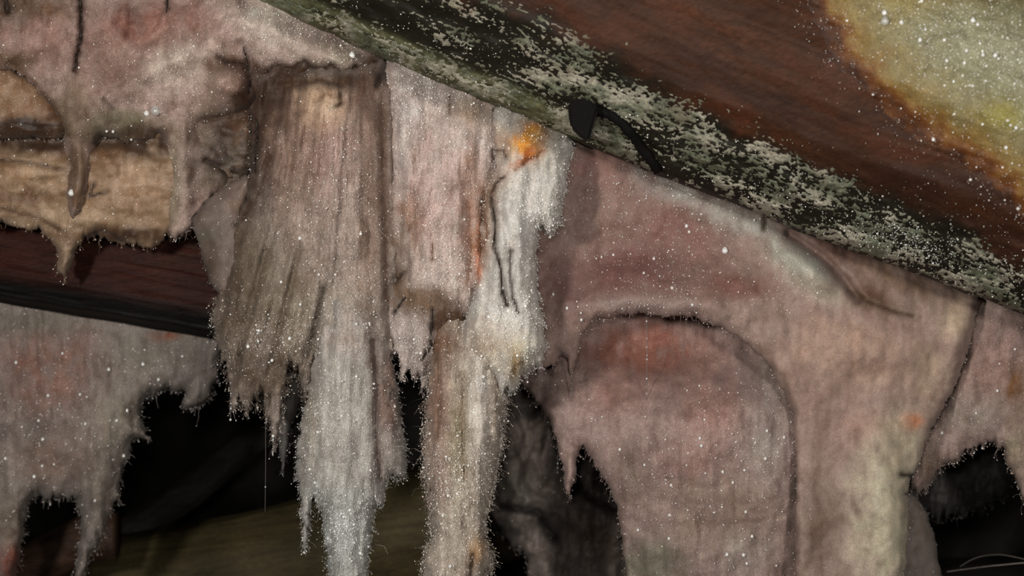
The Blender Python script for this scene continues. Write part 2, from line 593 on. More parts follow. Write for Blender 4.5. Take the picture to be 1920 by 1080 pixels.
def sheet(key, name, label, cat, poly, base, thick=0.02, edge=30, lump=(0.006, 70), fibre=(0.003, 16, 9), warp=(5, 22),
          drip=(0, 20), col=(150, 125, 115), stains=(), cracks=(), bumps=(), dew=(800, 100), dewspots=(), fringe=(300, 300, 10),
          mat=None, step=4, seed=1, back=0.5, rnd=1, haircol=None, tuck=0.035, mottle=0.6, lean=0.0):
    pts = chaikin(list(poly), rnd)
    A = np.array(pts)
    pad = warp[0] * 1.5 + drip[0] * 1.2 + step * 2
    u = np.arange(A[:, 0].min() - pad, A[:, 0].max() + pad, step)
    v = np.arange(A[:, 1].min() - pad, A[:, 1].max() + pad, step)
    U, Vv = np.meshgrid(u, v, indexing='ij')
    wu = U + warp[0] * fbm(U / warp[1], Vv / (warp[1] * 1.5), seed + 50, 3)
    wv = Vv + warp[0] * fbm(U / warp[1], Vv / (warp[1] * 1.5), seed + 60, 3)
    if drip[0]:
        dn = np.maximum(1 - 2.2 * np.abs(perlin(U / drip[1], Vv / 400, seed + 70)), 0) ** 2.2 + 0.35 * perlin(U / (drip[1] * .4), Vv / 150, seed + 71)
        v_lo, v_hi = A[:, 1].min(), A[:, 1].max()
        wv = wv - drip[0] * dn * smooth(v_lo + 0.3 * (v_hi - v_lo), v_lo + 0.6 * (v_hi - v_lo), Vv)
    sd = poly_sd(wu, wv, pts)
    gx, gy = np.gradient(sd, step)
    gl = np.hypot(gx, gy) + 1e-6
    ins = sd > 0
    cell = ins[:-1, :-1] | ins[1:, :-1] | ins[1:, 1:] | ins[:-1, 1:]
    k = np.clip(-sd, 0, step * 1.6) / gl
    Us = np.where(ins, U, U + np.clip(gx * k / gl, -step * 1.6, step * 1.6))
    Vs = np.where(ins, Vv, Vv + np.clip(gy * k / gl, -step * 1.6, step * 1.6))
    sdc = np.clip(sd, 0, None)
    t = np.clip(sdc / edge, 0, 1)
    prof = np.sqrt(np.clip(1 - (1 - t) ** 2, 0, 1))
    B = base(Us, Vs) + 0 * Us
    B = B + tuck * smooth(-45, 12, t_sw(Us, Vs)[1]) * smooth(300, 600, Us)      # tucked up behind the timber
    fu = U + lean * (Vv - 350) * smooth(720, 460, U)
    rel = lump[0] * fbm(U / lump[1], Vv / (lump[1] * 1.2), seed, 4)
    rel = rel + fibre[0] * (perlin(fu / fibre[1] + 0.6 * perlin(U / 90, Vv / 120, seed + 8), Vv / (fibre[1] * fibre[2]), seed + 1)
                            + 0.55 * perlin(fu / (fibre[1] * .45), Vv / (fibre[1] * fibre[2] * .5), seed + 2))
    for b in bumps:
        bu, bv, ru, rv, amp = b[:5]
        an = math.radians(b[5]) if len(b) > 5 else 0
        du, dv = U - bu, Vv - bv
        x = (du * math.cos(an) + dv * math.sin(an)) / ru; yv = (-du * math.sin(an) + dv * math.cos(an)) / rv
        rel = rel + amp * np.exp(-(x * x + yv * yv))
    # colour
    C = np.ones(U.shape + (3,)) * lin(col)
    n1 = fbm(U / 60, Vv / 90, seed + 20, 5, 0.6); n2 = fbm(U / 22, Vv / 40, seed + 21, 4, 0.6)
    for st in stains:
        su, sv, ru, rv, rgb, k = st[:6]
        an = math.radians(st[6]) if len(st) > 6 else 0
        du, dv = U - su + 10 * n2, Vv - sv + 10 * n1
        x = (du * math.cos(an) + dv * math.sin(an)) / ru; yv = (-du * math.sin(an) + dv * math.cos(an)) / rv
        q = np.exp(-(x * x + yv * yv) ** 1.3)
        m = np.clip(1.2 * k * q * (1 + 0.75 * n1 + 0.45 * n2), 0, 0.97)[..., None]
        C = C * (1 - m) + lin(rgb) * np.array([.90, .80, .69] if max(rgb) < 148 else [.97, .93, .89]) * m
    n3 = fbm(U / 42, Vv / 60, seed + 25, 6, 0.72)
    mb = (mottle * 0.75 * smooth(0.05, 0.75, -n3))[..., None]; mw = (mottle * 0.7 * smooth(0.05, 0.7, n3))[..., None]
    tint = (C / (C.mean(-1, keepdims=True) + 1e-6)) ** 0.5
    C = C * (1 - mb) + (0.45 * C * tint * np.array([1.05, .95, .88])) * mb
    C = C * (1 - mw) + np.minimum(C * 1.5 + 0.04, 0.62) * mw
    mean = C.mean(-1, keepdims=True)
    chroma = (C.max(-1, keepdims=True) - C.min(-1, keepdims=True)) / mean
    C = mean + (C - mean) * (0.83 + 0.17 * smooth(0.9, 1.6, chroma))
    C = C * (1 + 0.16 * n1 + 0.12 * n2)[..., None]
    for cr in cracks:
        line, wid, dep, rgb, kk = cr
        jit = 2.2 * perlin(U / 9, Vv / 9, seed + 30)
        d = seg_dist(U + jit, Vv + jit * 0.7, line)
        q = np.exp(-(d / wid) ** 2)
        rel = rel - dep * q
        halo = np.exp(-(d / (wid * 3.2)) ** 2) * 0.45 * np.clip(1 + n2, 0, 2)
        m = np.clip((q + halo) * kk, 0, 0.95)[..., None]
        C = C * (1 - m) + lin(rgb) * m
    rampw = smooth(0, min(edge, 14), sdc)
    yF = B - prof * thick - rel * rampw
    yB = B + prof * thick * back
    used = np.zeros(U.shape, bool)
    for a, b in ((0, 0), (1, 0), (1, 1), (0, 1)):
        used[a:U.shape[0] - 1 + a, b:U.shape[1] - 1 + b] |= cell
    fi = np.full(U.shape, -1); fi[used] = np.arange(used.sum())
    inner = used & ins
    bi = fi.copy(); bi[inner] = used.sum() + np.arange(inner.sum())
    PF = at(Us, Vs, yF); PB = at(Us, Vs, yB)
    origin = at(A[:, 0].mean(), A[:, 1].min(), float(np.mean(B[inner])))
    r = root(name, origin, label, cat)
    V = np.vstack([PF[used], PB[inner]]) - origin
    Cc = np.clip(np.vstack([C[used], C[inner]]), 0.002, 0.85)

    def quads(ix, flip):
        q = np.stack([ix[:-1, :-1], ix[1:, :-1], ix[1:, 1:], ix[:-1, 1:]], -1)[cell]
        return q[:, ::-1] if flip else q
    qb = quads(bi, True)
    same = (np.stack([~ins[:-1, :-1], ~ins[1:, :-1], ~ins[1:, 1:], ~ins[:-1, 1:]], -1)[cell]).all(1)
    me = mesh_from('membrane', V, [quads(fi, True)[:, ::1], qb[~same][:, ::-1]], Cc)
    obj('membrane', me, mat or M_MID, r)
    SHEETS[key] = dict(u0=u[0], v0=v[0], step=step, y=yF, ins=ins, root=r, origin=origin, col=C)
    rng = np.random.default_rng(seed + 100)
    ii = np.argwhere(inner & (U > -20) & (U < 1940) & (Vv > -20) & (Vv < 1100))
    if len(ii) == 0:
        return r
    wgt = 0.25 + np.clip(fbm(U / 45, Vv / 60, seed + 40, 3) + 0.35, 0, 2) ** 1.6
    for (su, sv, rr, kk) in dewspots:
        wgt = wgt + kk * np.exp(-((U - su) ** 2 + (Vv - sv) ** 2) / rr ** 2)
    wgt = wgt * np.clip(C.mean(-1) / 0.2, 0.15, 1.3)
    wgt = wgt * (0.35 + 0.65 * np.clip(sd / 8, 0, 1))
    p = np.clip(wgt[ii[:, 0], ii[:, 1]], 0.01, None); p = p / p.sum()

    def pick(n):
        a = ii[rng.choice(len(ii), n, p=p)]
        pu = U[a[:, 0], a[:, 1]] + rng.uniform(-.5, .5, n) * step; pv = Vv[a[:, 0], a[:, 1]] + rng.uniform(-.5, .5, n) * step
        return pu, pv, yF[a[:, 0], a[:, 1]], C[a[:, 0], a[:, 1]]
    Vd, Fd, Cd, off = [], [], [], 0
    for n, mu, sg, tm in ((int(dew[0] * 1.5), -0.34, 0.34, ICO0), (int(dew[1] * 1.5), 0.06, 0.38, ICO1)):
        if n < 1:
            continue
        pu, pv, py, pc = pick(n)
        rad = np.exp(rng.normal(mu, sg, n)) * 0.0005 * 0.95
        P = at(pu, pv, py - rad * 0.55 - 0.0003) - origin
        a, f = beads(P, rad, tm)
        Vd.append(a); Fd.append(f + off); off += len(a); Cd.append(bead_cols(pc, rng, tm, 2.0 if tm is ICO0 else 0.7))
    ne, nsf, ln = int(fringe[0] * 1.5), int(fringe[1] * .45), fringe[2] * .62
    Vh, Fh, Ch, offh = [], [], [], 0
    hc = None if haircol is None else lin(haircol)
    eb = np.argwhere(used & ~ins & (Us > -20) & (Us < 1940) & (Vs > -20) & (Vs < 1100) & ((-gy / gl > -0.55)))
    if ne and len(eb):
        a = eb[rng.integers(0, len(eb), ne)]
        su, sv = Us[a[:, 0], a[:, 1]], Vs[a[:, 0], a[:, 1]]
        P = at(su, sv, B[a[:, 0], a[:, 1]]) - origin
        ou = -gx[a[:, 0], a[:, 1]] / gl[a[:, 0], a[:, 1]]; ov = -gy[a[:, 0], a[:, 1]] / gl[a[:, 0], a[:, 1]]
        P = P - np.stack([ou, 0 * ou, -ov], 1) * 0.001
        dr = np.stack([ou, rng.normal(-0.2, 0.5, ne), -ov - 0.35], 1); dr /= np.linalg.norm(dr, axis=1, keepdims=True)
        L = np.exp(rng.normal(0, 0.55, ne)) * ln * 0.0005
        cc = C[a[:, 0], a[:, 1]] * 1.0 if hc is None else np.repeat(hc[None], ne, 0)
        vh, fh, ch, tips = hairs(P, dr, L, np.exp(rng.normal(0, .25, ne)) * 0.00027, np.clip(cc, 0, .8), 4, 0.75, 0.6, rng)
        Vh.append(vh); Fh.append(fh + offh); Ch.append(ch); offh += len(vh)
        sel = rng.random(ne) < 0.45
        rad = np.exp(rng.normal(0.05, 0.3, sel.sum())) * 0.0005
        a2, f2 = beads(tips[sel], rad, ICO0)
        Vd.append(a2); Fd.append(f2 + off); off += len(a2); Cd.append(bead_cols(cc[sel], rng, ICO0))
    if nsf:
        pu, pv, py, pc = pick(nsf)
        P = at(pu, pv, py + 0.0006) - origin
        dr = np.stack([rng.normal(0, .35, nsf), rng.uniform(-0.25, -0.06, nsf), rng.uniform(-1.2, -0.2, nsf)], 1)
        dr /= np.linalg.norm(dr, axis=1, keepdims=True)
        L = np.exp(rng.normal(0.1, 0.5, nsf)) * ln * 0.0005
        vh, fh, ch, tips = hairs(P, dr, L, np.exp(rng.normal(0, .25, nsf)) * 0.00024, np.clip(pc * 1.6 + .05, 0, .8), 4, 0.3, 0.15, rng)
        Vh.append(vh); Fh.append(fh + offh); Ch.append(ch); offh += len(vh)
    if Vd:
        tag(obj('dew', mesh_from('dew', np.vstack(Vd), [np.vstack(Fd)], np.vstack(Cd)), M_DEW, r), 'fine glittering dew', kind='stuff')
    if Vh:
        tag(obj('fibril_fringe', mesh_from('fibril_fringe', np.vstack(Vh), [np.vstack(Fh)], np.vstack(Ch)), M_HAIR, r), 'fine pale fibrils', kind='stuff')
    return r


def depth(key, u, v):
    s = SHEETS[key]
    i = np.clip(((np.asarray(u) - s['u0']) / s['step']).round().astype(int), 0, s['y'].shape[0] - 1)
    j = np.clip(((np.asarray(v) - s['v0']) / s['step']).round().astype(int), 0, s['y'].shape[1] - 1)
    return s['y'][i, j]


FC = 'fungus'
BR = (62, 42, 28); DBR = (38, 26, 18); RUST = (150, 88, 48); WHT = (200, 196, 190)

# ---- upper left: brown ledge over the dark cross timber, flap and dewy pink roof sheet
sheet('ledge', 'fungus_ledge', 'ochre-brown leathery fungus ledge draped over the dark cross timber at left', FC,
      [(-420, 90), (120, 190), (330, 215), (430, 215), (490, 230), (490, 330), (440, 370), (385, 400), (352, 438), (332, 452), (310, 440), (300, 456), (255, 463), (215, 448), (165, 443), (145, 462),
       (138, 490), (120, 516), (108, 508), (106, 458), (85, 435), (60, 424), (-420, 392)],
      lambda u, v: 0.055 + 0.00008 * (v - 300), 0.022, 34, (0.007, 60), (0.0025, 40, 0.5), (7, 26), (8, 18), (146, 116, 86),
      stains=[(60, 262, 110, 24, (56, 38, 26), 1.2, 4), (250, 272, 120, 26, (58, 40, 28), 1.2), (200, 300, 60, 22, (120, 92, 66), .6), (40, 330, 90, 22, (176, 146, 112), .6),
              (250, 340, 80, 40, (165, 135, 104), .55), (60, 410, 120, 22, (172, 148, 118), .55), (240, 440, 90, 14, BR, .7), (345, 400, 26, 70, (86, 66, 50), .8), (420, 290, 70, 60, (78, 66, 54), .9), (430, 240, 60, 24, BR, .8), (450, 345, 60, 30, (74, 60, 50), 1.1),
              (125, 490, 30, 40, (140, 124, 108), .6), (140, 300, 24, 60, (92, 70, 52), .8), (30, 370, 110, 10, (98, 72, 50), .6)],
      cracks=[([(0, 300), (60, 306), (115, 318)], 3, .003, BR, .6), ([(175, 345), (168, 368), (200, 360)], 2.2, .002, DBR, .8), ([(330, 380), (345, 440)], 3, .003, DBR, .8),
              ([(160, 445), (190, 430), (230, 452)], 3, .002, DBR, .7), ([(0, 392), (70, 408), (110, 430)], 4, .002, (90, 64, 44), .6)],
      bumps=[(60, 320, 120, 30, .008), (250, 345, 80, 45, .008), (180, 262, 200, 18, -.012)], dew=(520, 60), fringe=(150, 160, 9), mottle=1.1, mat=M_LEATHER, seed=1)

sheet('flap', 'fungus_flap', 'smooth tan fungus flap bulging at the far left edge above the ledge', FC,
      [(-420, 95), (10, 118), (62, 150), (105, 195), (128, 235), (118, 262), (60, 258), (0, 262), (-420, 262)],
      lambda u, v: 0.03, 0.022, 40, (0.005, 60), (0.0015, 40, 0.5), (4, 30), (0, 20), (136, 104, 76),
      stains=[(30, 244, 110, 22, (58, 40, 27), 1.1), (100, 225, 20, 30, (80, 58, 42), .7), (20, 175, 60, 30, (150, 118, 86), .5)],
      cracks=[([(20, 225), (70, 240), (115, 232)], 3, .002, DBR, .6)], dew=(90, 8), fringe=(60, 40, 7), mottle=1, mat=M_LEATHER, seed=2)

sheet('roof', 'fungus_canopy', 'dewy pink fungus sheet covering the roof in the upper left corner', FC,
      [(-420, -200), (300, -200), (430, -70), (520, -20), (600, 20), (700, 82), (742, 118), (722, 150), (690, 138), (660, 156), (625, 150), (600, 138), (565, 158), (520, 152), (498, 150), (480, 165), (478, 230),
       (477, 300), (466, 330), (430, 346), (396, 368), (370, 398), (354, 426), (340, 436), (326, 447), (318, 440), (314, 390), (320, 300), (302, 250), (275, 262), (238, 268), (205, 256), (180, 262),
       (172, 310), (164, 360), (150, 392), (135, 416), (128, 385), (120, 350), (126, 300), (114, 248), (92, 196), (62, 156), (22, 124), (-420, 100)],
      lambda u, v: 0.02 - 0.00012 * np.clip(120 - v, 0, 300) + 0.00002 * (u - 300) + 0.022 * smooth(130, 290, v), 0.016, 46, (0.010, 75), (0.0015, 30, 1.2), (5, 18), (6, 16), (150, 124, 114),
      stains=[(290, 50, 130, 50, (142, 102, 94), .8), (60, 70, 80, 60, (150, 112, 100), .6), (520, 40, 90, 55, (194, 180, 170), .8, 20), (340, 120, 70, 50, (182, 166, 154), .75, -30), (620, 110, 70, 40, (160, 146, 132), .55),
              (215, 255, 90, 20, (66, 50, 38), 1.2), (130, 215, 36, 44, (106, 96, 80), 1), (240, 225, 60, 16, (120, 112, 92), .8), (20, 110, 60, 20, (110, 88, 70), .8), (200, 120, 60, 50, (136, 110, 100), .6), (520, 130, 110, 12, (70, 50, 36), 1.1), (470, 170, 16, 50, (60, 42, 32), 1), (30, 10, 60, 34, (86, 66, 48), 1), (115, 18, 40, 22, (110, 84, 60), .7), (420, 118, 50, 14, (98, 70, 54), .8), (425, 165, 44, 44, (146, 122, 112), .5), (455, 195, 30, 20, BR, .8),
              (540, 140, 60, 12, BR, .75), (690, 130, 30, 24, (78, 58, 44), .8), (200, 235, 70, 28, (112, 108, 92), .7), (270, 250, 50, 18, (84, 66, 50), .8), (145, 330, 24, 70, (108, 88, 70), 1), (325, 340, 14, 90, (140, 126, 108), .7), (400, 240, 40, 40, (110, 98, 84), .5),
              (330, 330, 20, 90, (150, 138, 120), .4), (650, 105, 26, 26, (178, 166, 150), .5), (140, 200, 40, 50, (132, 112, 98), .6), (360, 290, 16, 60, (80, 62, 48), .7), (430, 285, 56, 64, (52, 41, 32), 1.2), (400, 335, 40, 34, (96, 86, 72), .7), (380, 250, 26, 40, (112, 98, 84), .6), (455, 235, 30, 24, (96, 72, 56), .8)],
      cracks=[([(150, -10), (152, 50), (148, 90), (140, 132)], 3.6, .007, (48, 26, 18), 1), ([(312, -10), (314, 20)], 2.5, .003, DBR, .9), ([(238, 10), (242, 40), (238, 70)], 2.2, .002, (96, 60, 50), .6),
              ([(408, 105), (425, 116), (455, 118), (470, 150), (466, 175)], 3, .006, (52, 32, 22), 1), ([(458, 90), (466, 130)], 2, .003, DBR, .9), ([(385, 300), (420, 318), (440, 330)], 5, .005, DBR, .8), ([(398, 278), (412, 294)], 2, .002, DBR, .8), ([(380, 225), (430, 216), (470, 205)], 6, .006, (66, 48, 36), .8),
              ([(10, -5), (14, 22)], 4, .004, DBR, .9), ([(195, 185), (215, 205)], 2.4, .002, (70, 58, 44), .7), ([(500, 140), (520, 122), (548, 132), (570, 114), (596, 136), (622, 122), (640, 142), (668, 124), (690, 136), (706, 118)], 4, .005, (52, 36, 26), .8),
              ([(20, 115), (70, 160), (110, 215), (128, 255)], 3, .003, (86, 64, 48), .7)],
      bumps=[(430, 165, 38, 42, .024), (330, 110, 120, 26, .012, -25), (560, 70, 120, 40, .014, 25), (150, 210, 50, 40, .012), (290, 50, 110, 40, -.012), (345, 300, 18, 90, .010), (146, 320, 18, 70, .010), (650, 105, 40, 26, .010)],
      dew=(2600, 170), dewspots=[(520, 50, 80, 2), (650, 110, 60, 2), (330, 130, 70, 1.5), (400, 240, 40, 2), (330, 330, 40, 2), (290, 50, 90, -.5)], fringe=(420, 800, 8), mottle=1, mat=M_MID, seed=3)

# ---- the central hanging mass
sheet('leaf', 'fungus_lobe', 'smooth grey-mauve fungus lobe between the brown ledge and the fibrous curtain', FC,
      [(366, 398), (395, 368), (440, 338), (470, 326), (476, 350), (458, 380), (452, 420), (458, 470), (450, 530), (425, 570), (398, 540), (384, 500), (372, 450), (360, 420)],
      lambda u, v: 0.035, 0.018, 36, (0.006, 60), (0.001, 30, 2), (4, 20), (0, 20), (108, 92, 84),
      stains=[(400, 470, 20, 60, (88, 74, 62), .6), (450, 380, 20, 40, (124, 106, 96), .6), (395, 440, 30, 20, (86, 88, 78), .4)],
      cracks=[([(440, 422), (456, 418)], 2, .002, DBR, .8), ([(384, 500), (392, 540)], 3, .003, DBR, .7)], dew=(110, 10), fringe=(120, 60, 7), mat=M_SOFT, mottle=.3, seed=4)

sheet('fibrous', 'fungus_curtain', 'broad grey-brown fibrous curtain with ragged lower edge beside the cross timber end', FC,
      [(462, 120), (520, 130), (600, 120), (660, 130), (740, 100), (748, 300), (752, 560), (744, 640), (715, 690), (660, 700), (606, 660), (590, 690), (580, 730), (572, 748), (566, 700), (556, 680),
       (540, 690), (532, 740), (522, 790), (514, 838), (508, 800), (500, 756), (486, 740), (474, 752), (462, 776), (452, 738), (440, 772), (434, 760), (432, 700), (418, 660), (404, 622), (398, 590), (408, 540), (424, 490),
       (440, 420), (468, 350), (472, 250), (462, 180)],
      lambda u, v: 0.028 - 0.00005 * (u - 450) + 0.00003 * (v - 400) + 0.012 * smooth(300, 130, v), 0.028, 60, (0.010, 90), (0.0055, 20, 9), (6, 14), (26, 17), (134, 119, 108),
      stains=[(515, 190, 80, 80, (58, 38, 26), 1.2), (484, 300, 36, 120, (60, 43, 32), 1.1), (560, 280, 60, 90, (104, 80, 68), .8), (690, 200, 40, 80, (112, 86, 76), .8), (606, 205, 40, 50, (196, 166, 136), 1.1), (630, 330, 90, 110, (160, 128, 120), .7), (560, 330, 40, 120, (132, 112, 100), .6),
              (600, 470, 80, 120, (152, 136, 126), .6), (470, 540, 60, 110, (112, 104, 88), .7), (500, 700, 60, 60, (92, 76, 58), .75), (430, 600, 36, 60, (90, 78, 66), .7), (560, 600, 50, 90, (128, 120, 104), .6),
              (660, 420, 50, 140, (158, 142, 134), .6), (700, 300, 26, 180, (120, 100, 90), .65), (640, 620, 60, 70, (156, 148, 138), .6), (500, 150, 60, 20, BR, .75), (660, 150, 50, 16, (78, 56, 42), .8), (730, 130, 14, 20, DBR, .8),
              (470, 470, 20, 120, (104, 92, 80), .6), (436, 500, 36, 120, (92, 80, 66), .8), (690, 500, 22, 120, (140, 122, 112), .5)],
      cracks=[([(480, 225), (481, 260), (478, 320)], 2.6, .006, DBR, 1), ([(638, 175), (640, 196), (626, 200)], 2.4, .004, BR, .9), ([(606, 540), (590, 610), (576, 670)], 5, .006, (66, 54, 44), .7), ([(505, 290), (498, 312)], 3, .004, BR, .8),
              ([(452, 360), (470, 380), (455, 410)], 4, .005, BR, .8), ([(712, 140), (708, 160)], 5, .005, DBR, .9), ([(540, 160), (600, 150), (640, 160)], 5, .005, (70, 50, 36), .7), ([(590, 190), (612, 176), (634, 184)], 3, .002, (120, 92, 70), .5),
              ([(560, 470), (534, 570), (508, 680), (494, 740)], 7, .005, (84, 70, 56), .5), ([(500, 470), (474, 560), (452, 660), (442, 720)], 7, .005, (84, 72, 58), .5), ([(716, 200), (722, 400), (724, 560)], 6, .003, (86, 66, 54), .7)],  # last line: soft shade of the seam beside the drape, put into the colour
      bumps=[(640, 400, 60, 240, .016), (550, 520, 34, 160, .010), (470, 580, 26, 130, .008), (612, 190, 40, 34, .010), (520, 180, 50, 30, -.012), (640, 640, 60, 80, .01)],
      dew=(3400, 330), dewspots=[(480, 640, 60, 2), (640, 330, 80, 1), (540, 640, 60, 2), (660, 560, 60, 1), (610, 190, 60, -.8)], fringe=(1500, 1900, 13), mottle=1, mat=M_FIB, lean=.24, seed=5)

sheet('greydrip', 'fungus_drip', 'dim grey fungus drip hanging behind the gap left of the white icicle tongue', FC,
      [(516, 620), (580, 620), (574, 720), (556, 770), (544, 810), (536, 868), (531, 892), (526, 860), (520, 800), (512, 720)],
      lambda u, v: 0.10, 0.014, 26, (0.004, 40), (0.002, 14, 7), (3, 20), (0, 20), (88, 84, 82), stains=[(540, 740, 20, 60, (110, 108, 106), .5)], dew=(90, 6), fringe=(140, 60, 9), mat=M_SOFT, mottle=.3, seed=6)

sheet('icicle', 'fungus_icicle', 'long white-grey icicle-like fungus tongue sparkling with dew, left of the bearded tongue', FC,
      [(606, 560), (660, 540), (715, 560), (728, 620), (736, 680), (748, 740), (754, 800), (764, 852), (758, 890), (744, 896), (734, 884), (726, 908), (712, 945), (702, 930), (696, 985), (690, 1050), (682, 1250),
       (618, 1250), (616, 1040), (606, 965), (596, 935), (586, 930), (580, 965), (577, 1012), (571, 1034), (567, 985), (563, 915), (554, 862), (564, 792), (578, 728), (592, 650)],
      lambda u, v: 0.012 + 0.00018 * np.clip(u - 690, 0, 100), 0.030, 52, (0.006, 60), (0.0032, 15, 8), (5, 12), (14, 13), (160, 155, 148),
      stains=[(730, 760, 26, 110, (132, 110, 104), .75), (650, 620, 60, 60, (156, 142, 134), .6), (640, 1000, 60, 120, (164, 172, 172), .7), (585, 780, 20, 90, (142, 136, 126), .5), (640, 800, 40, 130, (174, 172, 168), .55), (735, 860, 26, 40, (160, 154, 150), .6), (700, 680, 14, 80, (98, 82, 76), .6)],
      cracks=[([(700, 640), (706, 720), (704, 800), (712, 900)], 5, .009, (96, 80, 74), .7), ([(735, 730), (728, 760)], 2, .003, DBR, .6)],
      bumps=[(640, 800, 42, 260, .014), (735, 810, 20, 90, .006)], dew=(3000, 260), dewspots=[(640, 1000, 60, 2.5), (600, 800, 50, 1)], fringe=(1100, 700, 10), mat=M_FIB, seed=7)

sheet('pink', 'fungus_drape', 'pale pink-white fungus drape with rust stains hanging from the timber at the centre', FC,
      [(728, 90), (800, 120), (900, 160), (955, 190), (965, 240), (940, 290), (932, 340), (915, 420), (920, 500), (905, 560), (880, 600), (850, 625), (822, 640), (808, 690), (796, 738), (786, 700), (776, 716), (766, 680), (756, 712), (748, 665),
       (734, 640), (724, 590), (708, 530), (720, 470), (710, 400), (722, 330), (714, 260), (726, 200), (718, 150)],
      lambda u, v: 0.012 - 0.00004 * (u - 720), 0.026, 95, (0.009, 80), (0.0045, 20, 8), (5, 16), (14, 15), (180, 164, 157),
      stains=[(775, 420, 26, 60, (128, 96, 72), 1), (745, 500, 30, 60, (104, 84, 62), 1), (790, 565, 70, 30, (112, 90, 68), 1), (840, 610, 40, 40, (84, 60, 42), 1.1), (905, 440, 24, 46, (146, 98, 64), 1), (898, 505, 14, 30, (176, 110, 76), .7),
              (910, 370, 18, 40, (142, 106, 80), .7), (770, 170, 40, 50, (196, 186, 182), .6), (820, 330, 60, 110, (194, 164, 158), .55), (890, 210, 50, 30, (170, 146, 124), .6), (730, 330, 12, 200, (140, 116, 106), .6), (870, 420, 26, 90, (178, 140, 122), .5),
              (860, 520, 40, 40, (196, 178, 170), .5), (770, 650, 30, 50, (150, 138, 132), .6), (800, 480, 40, 50, (192, 168, 160), .4), (885, 330, 14, 80, (150, 120, 104), .5)],
      cracks=[([(735, 480), (738, 530), (758, 510)], 2.4, .004, DBR, .8), ([(756, 562), (738, 588)], 1.8, .003, DBR, .9), ([(812, 580), (808, 620), (808, 650), (790, 675)], 2.4, .005, DBR, .8), ([(845, 180), (842, 215)], 2, .003, (110, 86, 72), .7), ([(812, 455), (810, 490)], 1.8, .003, (110, 80, 66), .7),
              ([(778, 280), (776, 320)], 1.6, .002, (130, 100, 84), .6), ([(925, 205), (950, 218), (965, 232)], 2, .003, (96, 70, 50), .8), ([(880, 380), (884, 470), (876, 530)], 4, .005, (140, 100, 76), .5), ([(722, 180), (722, 420), (716, 560)], 6, .004, (104, 82, 72), .6),  # last line: soft shade down the left seam, painted as a dark line
              ([(925, 300), (922, 282), (940, 280), (948, 292)], 1.8, .003, (80, 56, 42), .9)],
      bumps=[(780, 220, 36, 180, .013), (850, 360, 40, 200, .014), (820, 500, 60, 60, .012), (745, 500, 16, 60, -.01), (830, 610, 50, 26, -.008)],
      dew=(3200, 300), dewspots=[(850, 500, 60, 1), (770, 190, 60, 1), (770, 650, 40, 2)], fringe=(600, 1500, 9), mottle=0.8, mat=M_FIB, seed=8)

sheet('tongue', 'fungus_tongue', 'long bearded fungus tongue at bottom centre with curly fibrils along both edges', FC,
      [(806, 600), (870, 570), (930, 640), (948, 690), (946, 760), (936, 840), (926, 900), (912, 950), (906, 990), (914, 1020), (922, 1050), (906, 1080), (900, 1250), (806, 1250), (796, 1080), (792, 1050), (804, 1030), (814, 1000), (806, 930), (796, 890), (800, 800), (806, 700)],
      lambda u, v: -0.004 + 0.00001 * (v - 600) + 0.026 * smooth(700, 590, v), 0.034, 56, (0.006, 60), (0.0045, 15, 9), (5, 11), (6, 12), (160, 146, 132),
      stains=[(822, 760, 26, 120, (146, 116, 104), .7), (830, 640, 30, 50, (120, 90, 68), .75), (895, 740, 20, 130, (202, 196, 188), .75), (860, 850, 20, 120, (150, 140, 112), .6), (892, 1030, 18, 30, (176, 132, 70), .7), (850, 980, 60, 60, (172, 162, 148), .6), (825, 900, 20, 60, (150, 124, 112), .6)],
      cracks=[([(818, 660), (826, 740), (820, 820)], 3, .005, (104, 80, 64), .6), ([(870, 700), (866, 800), (872, 900)], 4, .006, (120, 104, 86), .5), ([(886, 1040), (882, 1080)], 3, .004, BR, .8)],
      bumps=[(897, 760, 20, 200, .012), (830, 800, 22, 200, .006)], dew=(3000, 320), dewspots=[(850, 900, 60, 1.5)], fringe=(2300, 1500, 14), mottle=0.8, mat=M_FIB, seed=9)

